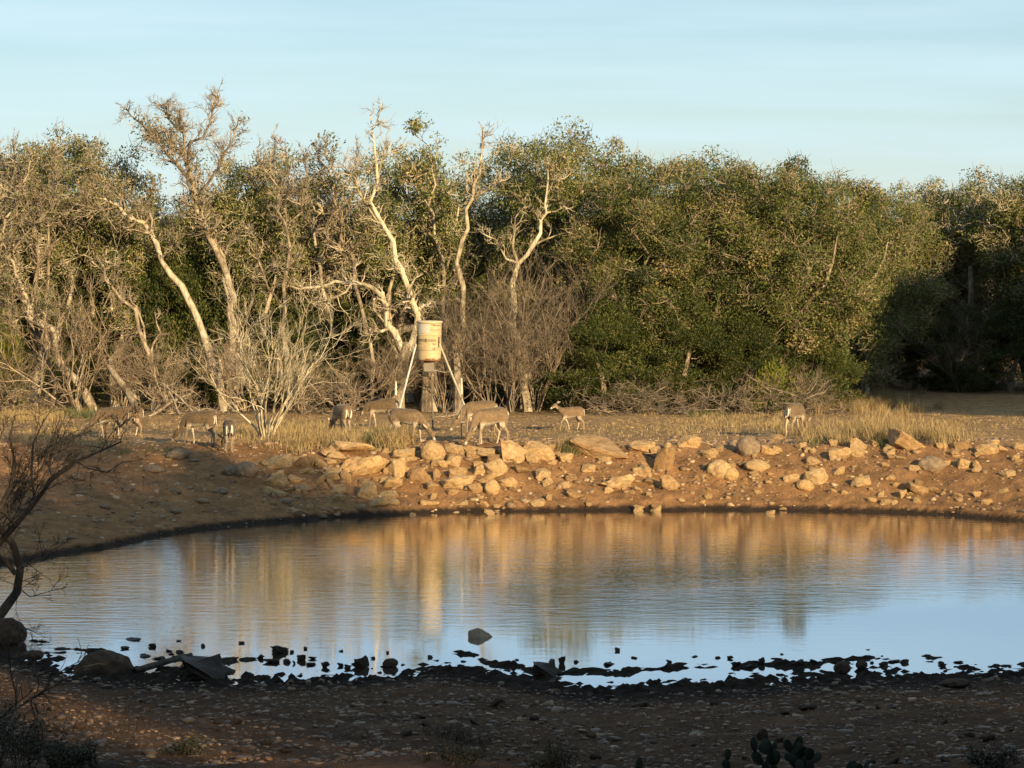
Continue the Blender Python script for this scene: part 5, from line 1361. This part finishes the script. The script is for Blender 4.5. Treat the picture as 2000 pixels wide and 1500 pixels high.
    mz = np.array(hd_[-1][:3]); dm = np.linalg.norm(co - mz, axis=1)
    blend(np.clip((.10 - dm) / .03, 0, 1) * .7, (.62, .56, .47)); blend(np.clip((.028 - dm) / .01, 0, 1), (.02, .016, .014))
    if pose == 'alert': blend(((x > .4) & (z > .8)) * np.clip((no[:, 0] * .6 - no[:, 2] - .1) / .4, 0, 1) * .8, (.6, .54, .44))
    a = body.attributes.new('colour', 'FLOAT_COLOR', 'POINT'); c4 = np.ones((N, 4), np.float32); c4[:, :3] = c; a.data.foreach_set('color', c4.ravel())
    body.materials.clear(); body.materials.append(M['fur']); body.name = 'deer_body'
    g0 = hit(px, py) if D is None else np.array([px_x(px, D), D, float(zg(px_x(px, D), D))])
    t = thing('deer', lab, 'deer', (g0[0], g0[1], g0[2] - .012), R(rz), 'deer grazing round the feeder')
    t.scale = (sc * .93, sc * .93, sc * .95)
    link('body', body, t)
    def small(name, prt, colr, m_=None):
        mm = raw_mesh(name, [prt]); nn = len(mm.vertices)
        a = mm.attributes.new('colour', 'FLOAT_COLOR', 'POINT'); a.data.foreach_set('color', np.tile([*colr, 1], nn).astype(np.float32))
        mm.materials.append(m_ or M['fur']); mm.polygons.foreach_set('use_smooth', [True] * len(mm.polygons))
        return link(name, mm, t)
    if tail_up:
        small('tail', loft([(-.45, 0, .77, .02, .015), (-.50, 0, .80, .04, .02), (-.54, 0, .86, .045, .02), (-.55, 0, .93, .02, .012)]), (.75, .72, .66))
    else:
        tl = small('tail', loft([(-.45, 0, .79, .022, .018), (-.485, 0, .75, .036, .020), (-.50, 0, .66, .040, .020), (-.495, 0, .58, .028, .016), (-.49, 0, .52, .008, .008)]), tuple(brown * .75))
        small('tail_fringe', loft([(-.452, 0, .76, .018, .010), (-.478, 0, .73, .046, .010), (-.488, 0, .65, .054, .010), (-.484, 0, .58, .040, .010), (-.48, 0, .515, .010, .006)]), (.78, .75, .68)).parent = tl
    for s in (-1, 1):
        ex, ez = ear
        back = -dirh
        p0 = np.array([ex, yt * (.6 if pose == 'alert' else .8) + s * .035, ez])
        e1 = p0 + np.array([back[0] * .06, s * .075, back[2] * .04 + .03]); e2 = p0 + np.array([back[0] * .12, s * .13, back[2] * .08 + .055])
        small('ear', loft([(*p0, .018, .014), (*e1, .040, .028), (*e2, .008, .008)]), (.42, .34, .25))
        small('eye', loft([(eye[0] - .008, yt * .85 + s * .040, eye[1], .004, .004), (eye[0], yt * .85 + s * .046, eye[1], .010, .010), (eye[0] + .008, yt * .85 + s * .040, eye[1], .004, .004)], 8), (.01, .008, .006), M['eye'])
    return t
deer(216, 858, 200, 'grazing deer at far left, the nearer one of the overlapping pair', 'low', .93, 1, 1.0, .05, .07)
deer(247, 852, 200, 'deer at far left mostly hidden behind another, rump showing', 'graze', .90, 2, .9, -.05, .06)
deer(390, 868, 160, 'dark deer side on, grazing in front of the fallen branches at left', 'low', .95, 3, .75, .0, .08)
deer(447, 885, 98, 'deer seen from behind with a dark back, nearest the shaded bank', 'graze', .95, 4, .6, .12, .03)
deer(668, 850, 118, 'pale deer seen from behind left of the feeder', 'graze', .92, 5, 1.15, .05, .05)
deer(745, 836, 176, 'deer head down half in shadow behind the left feeder leg', 'low', .95, 6, .7, 0, .07)
deer(795, 864, -22, 'deer facing right with its head lowered under the feeder drum', 'low', .95, 7, 1.0, .0, .06)
deer(957, 868, 212, 'largest deer grazing on the crest just right of the feeder', 'graze', 1.03, 8, 1.05, .05, .07)
deer(936, 846, 176, 'deer mostly hidden behind the largest one, its back showing at the shoulder', 'low', .98, 9, 1.15, 0, .05)
deer(1116, 840, 190, 'small alert deer standing with its head up right of the others', 'alert', .74, 10, 1.1, .04, .12)
deer(1553, 850, 58, 'lone deer seen from behind in the dry grass at right', 'graze', .97, 11, .9, -.05, .03)

# ------------------------------------------------------------------ trees beside and behind the camera: they cast the shade of the near shore and of the left bank
casters = [(13.6, 29.6, 10.5, 6.2), (17.0, 25.6, 9.6, 5.4), (10.4, 31.5, 12.6, 5.4), (9.2, 26.5, 10.6, 5.6), (9.4, 24.0, 9.4, 6.0), (15.0, 19.0, 8.8, 6.4), (13.0, 14.5, 8.0, 6.0), (8.2, 20.5, 9.2, 5.4), (20.5, 19.0, 7.2, 6.4), (17.2, 8.5, 9.0, 7.0), (8.5, 4.0, 10.0, 7.0), (21.0, 11.0, 8.0, 7.6), (4.0, -6.5, 9.0, 8.0), (12.0, -4.0, 10, 8.0), (-5.0, -7.5, 9.0, 8.0), (-10.5, 6.0, 8, 7.0), (19.5, 1.0, 9, 8), (-9.5, 18.0, 7.5, 6.4), (26, 22, 7.0, 6.5), (-13, 28, 7.5, 6.5)]
for i, (x_, y_, H, W) in enumerate(casters):
    tree('oak_tree', '', 'oak on the near shore outside the photograph, shading the foreground', 'oak tree', (x_, y_, float(zg(x_, y_)) - .05), i * 1.9, (W / 6, W / 6, H / 7.6), 'oaks of the near shore', OAKS[i % 4])
for i, (x_, y_, H, W) in enumerate([(29.5, 82, 11.6, 8.0), (33, 87, 12.6, 9.5), (33.5, 76, 12.6, 9.0), (29.0, 91, 11, 9), (39, 87, 12.6, 9.5), (22.5, 96, 9, 6)]):
    tree('oak_tree', '', 'tall oak on the far side beyond the right edge of the photograph', 'oak tree', (x_, y_, float(zg(x_, y_)) - .05), i * 2.4, (W / 6, W / 6, H / 7.6), 'tall oaks beyond the right edge', OAKS[(i + 2) % 4])

# ------------------------------------------------------------------ labels: what each plain rock or clod lies beside
for o in list(COL.objects) + []:
    if o.get('group') in ('small stones of the far bank', 'rocks in the shaded left bank'): o['group'] = GR
    if o.parent is not None and o.name.split('.')[0] in ('branches', 'twigs', 'stems', 'leaves', 'crown'): o['kind'] = 'stuff'
def relabel(objs, refs, noun):
    RP = np.array([tuple(o.location) for o in refs])
    for o in objs:
        p = np.array(tuple(o.location)); d = RP - p
        k = int(np.argmin(d[:, 0] ** 2 + (d[:, 1] * 1.2) ** 2))
        dx, dy = -d[k, 0], -d[k, 1]
        side = ('right of' if dx > 0 else 'left of') if abs(dx) > abs(dy) else ('behind' if dy > 0 else 'in front of')
        w_ = o.dimensions.x if False else o.scale[0] * 2
        size = noun[0] if w_ > noun[3] else (noun[1] if w_ > noun[4] else noun[2])
        how = '' if o.scale[2] > 0.62 * o.scale[0] else 'flat '
        ref = REF[refs[k].name]
        o['label'] = (size.replace('~', how) + ' ' + side + ' the ' + ref)
REF = {}
short = ['squarish boulder starting the row', 'second boulder of the row', 'long flat slab left of the feeder', 'large tilted boulder below the flat slab', 'tall narrow boulder', 'big rounded yellow boulder', 'blocky boulder under the yellow one', 'low rock touching the yellow boulder', 'pointed boulder near the water', 'flat rock topping the low cluster',
         'long low slab below the largest deer', 'upper boulder of the slope cluster', 'egg shaped boulder', 'blocky boulder under the largest deer', 'large cracked boulder', 'longest pale tilted slab', 'flat orange boulder', 'wide lone boulder mid slope', 'upright wedge boulder', 'chunky rock under the wedge boulder', 'pyramid shaped rock', 'large smooth brown boulder', 'rounded boulder of the leaning pair', 'small round boulder of the leaning pair', 'loaf shaped boulder',
         'slanting slab of the trio', 'lowest rock of the trio', 'white pointed rock', 'lone flat rock low at right', 'boulder under the spiky grass', 'brown boulder near the right edge', 'crumbly low boulder', 'flat slab near the right edge', 'last pale boulder at right']
far_refs = []
for (q_, k_, lab), sh_ in zip(named, short):
    o = next(o for o in COL.objects if o.get('label') == lab); REF[o.name] = sh_; far_refs.append(o)
relabel([o for o in COL.objects if o.get('group') in (GR, 'small stones of the far bank', 'rocks in the shaded left bank')], far_refs, ('pale ~rock', 'small ~pale rock', 'tiny ~pale stone', 0.42, 0.26))
near_refs = []
for key, sh_ in [('large domed brown boulder', 'domed boulder'), ('dark boulder at the left edge', 'boulder at the left edge'), ('dark upright rock left', 'upright rock at right'), ('low brownish rock', 'low brownish shore rock'), ('wide black mud lump', 'wide mud lump'), ('square black block', 'square black block'), ('upright black clod in', 'upright black clod'), ('rounded black clod in', 'rounded black clod'), ('small upright black clod', 'small upright clod'), ('black peaked mud', 'peaked mud lump'), ('brown blunt ended rock', 'rock in the open water'), ('dark prickly pear clump', 'prickly pear clump'), ('small prickly pear', 'small prickly pear'), ('faint grey wispy', 'wispy bush left of centre'), ('low dark bush in the bottom right', 'bush in the bottom right corner'), ('small dry wispy', 'dry wispy tuft'), ('dark leafy bush in the bottom', 'bush in the bottom left corner')]:
    o = next((o for o in COL.objects if (o.get('label') or '').startswith(key)), None)
    if o: REF[o.name] = sh_; near_refs.append(o)
relabel([o for o in COL.objects if o.get('group') == 'mud clods in the shallows'], near_refs, ('large ~black clod in the shallows', '~black clod in the shallows', 'tiny ~black clod in the shallows', 0.14, 0.07))
relabel([o for o in COL.objects if o.get('group') == 'small stones of the near shore'], near_refs, ('~dark stone on the near shore', 'small ~dark stone on the near shore', 'tiny ~dark stone on the near shore', 0.16, 0.10))
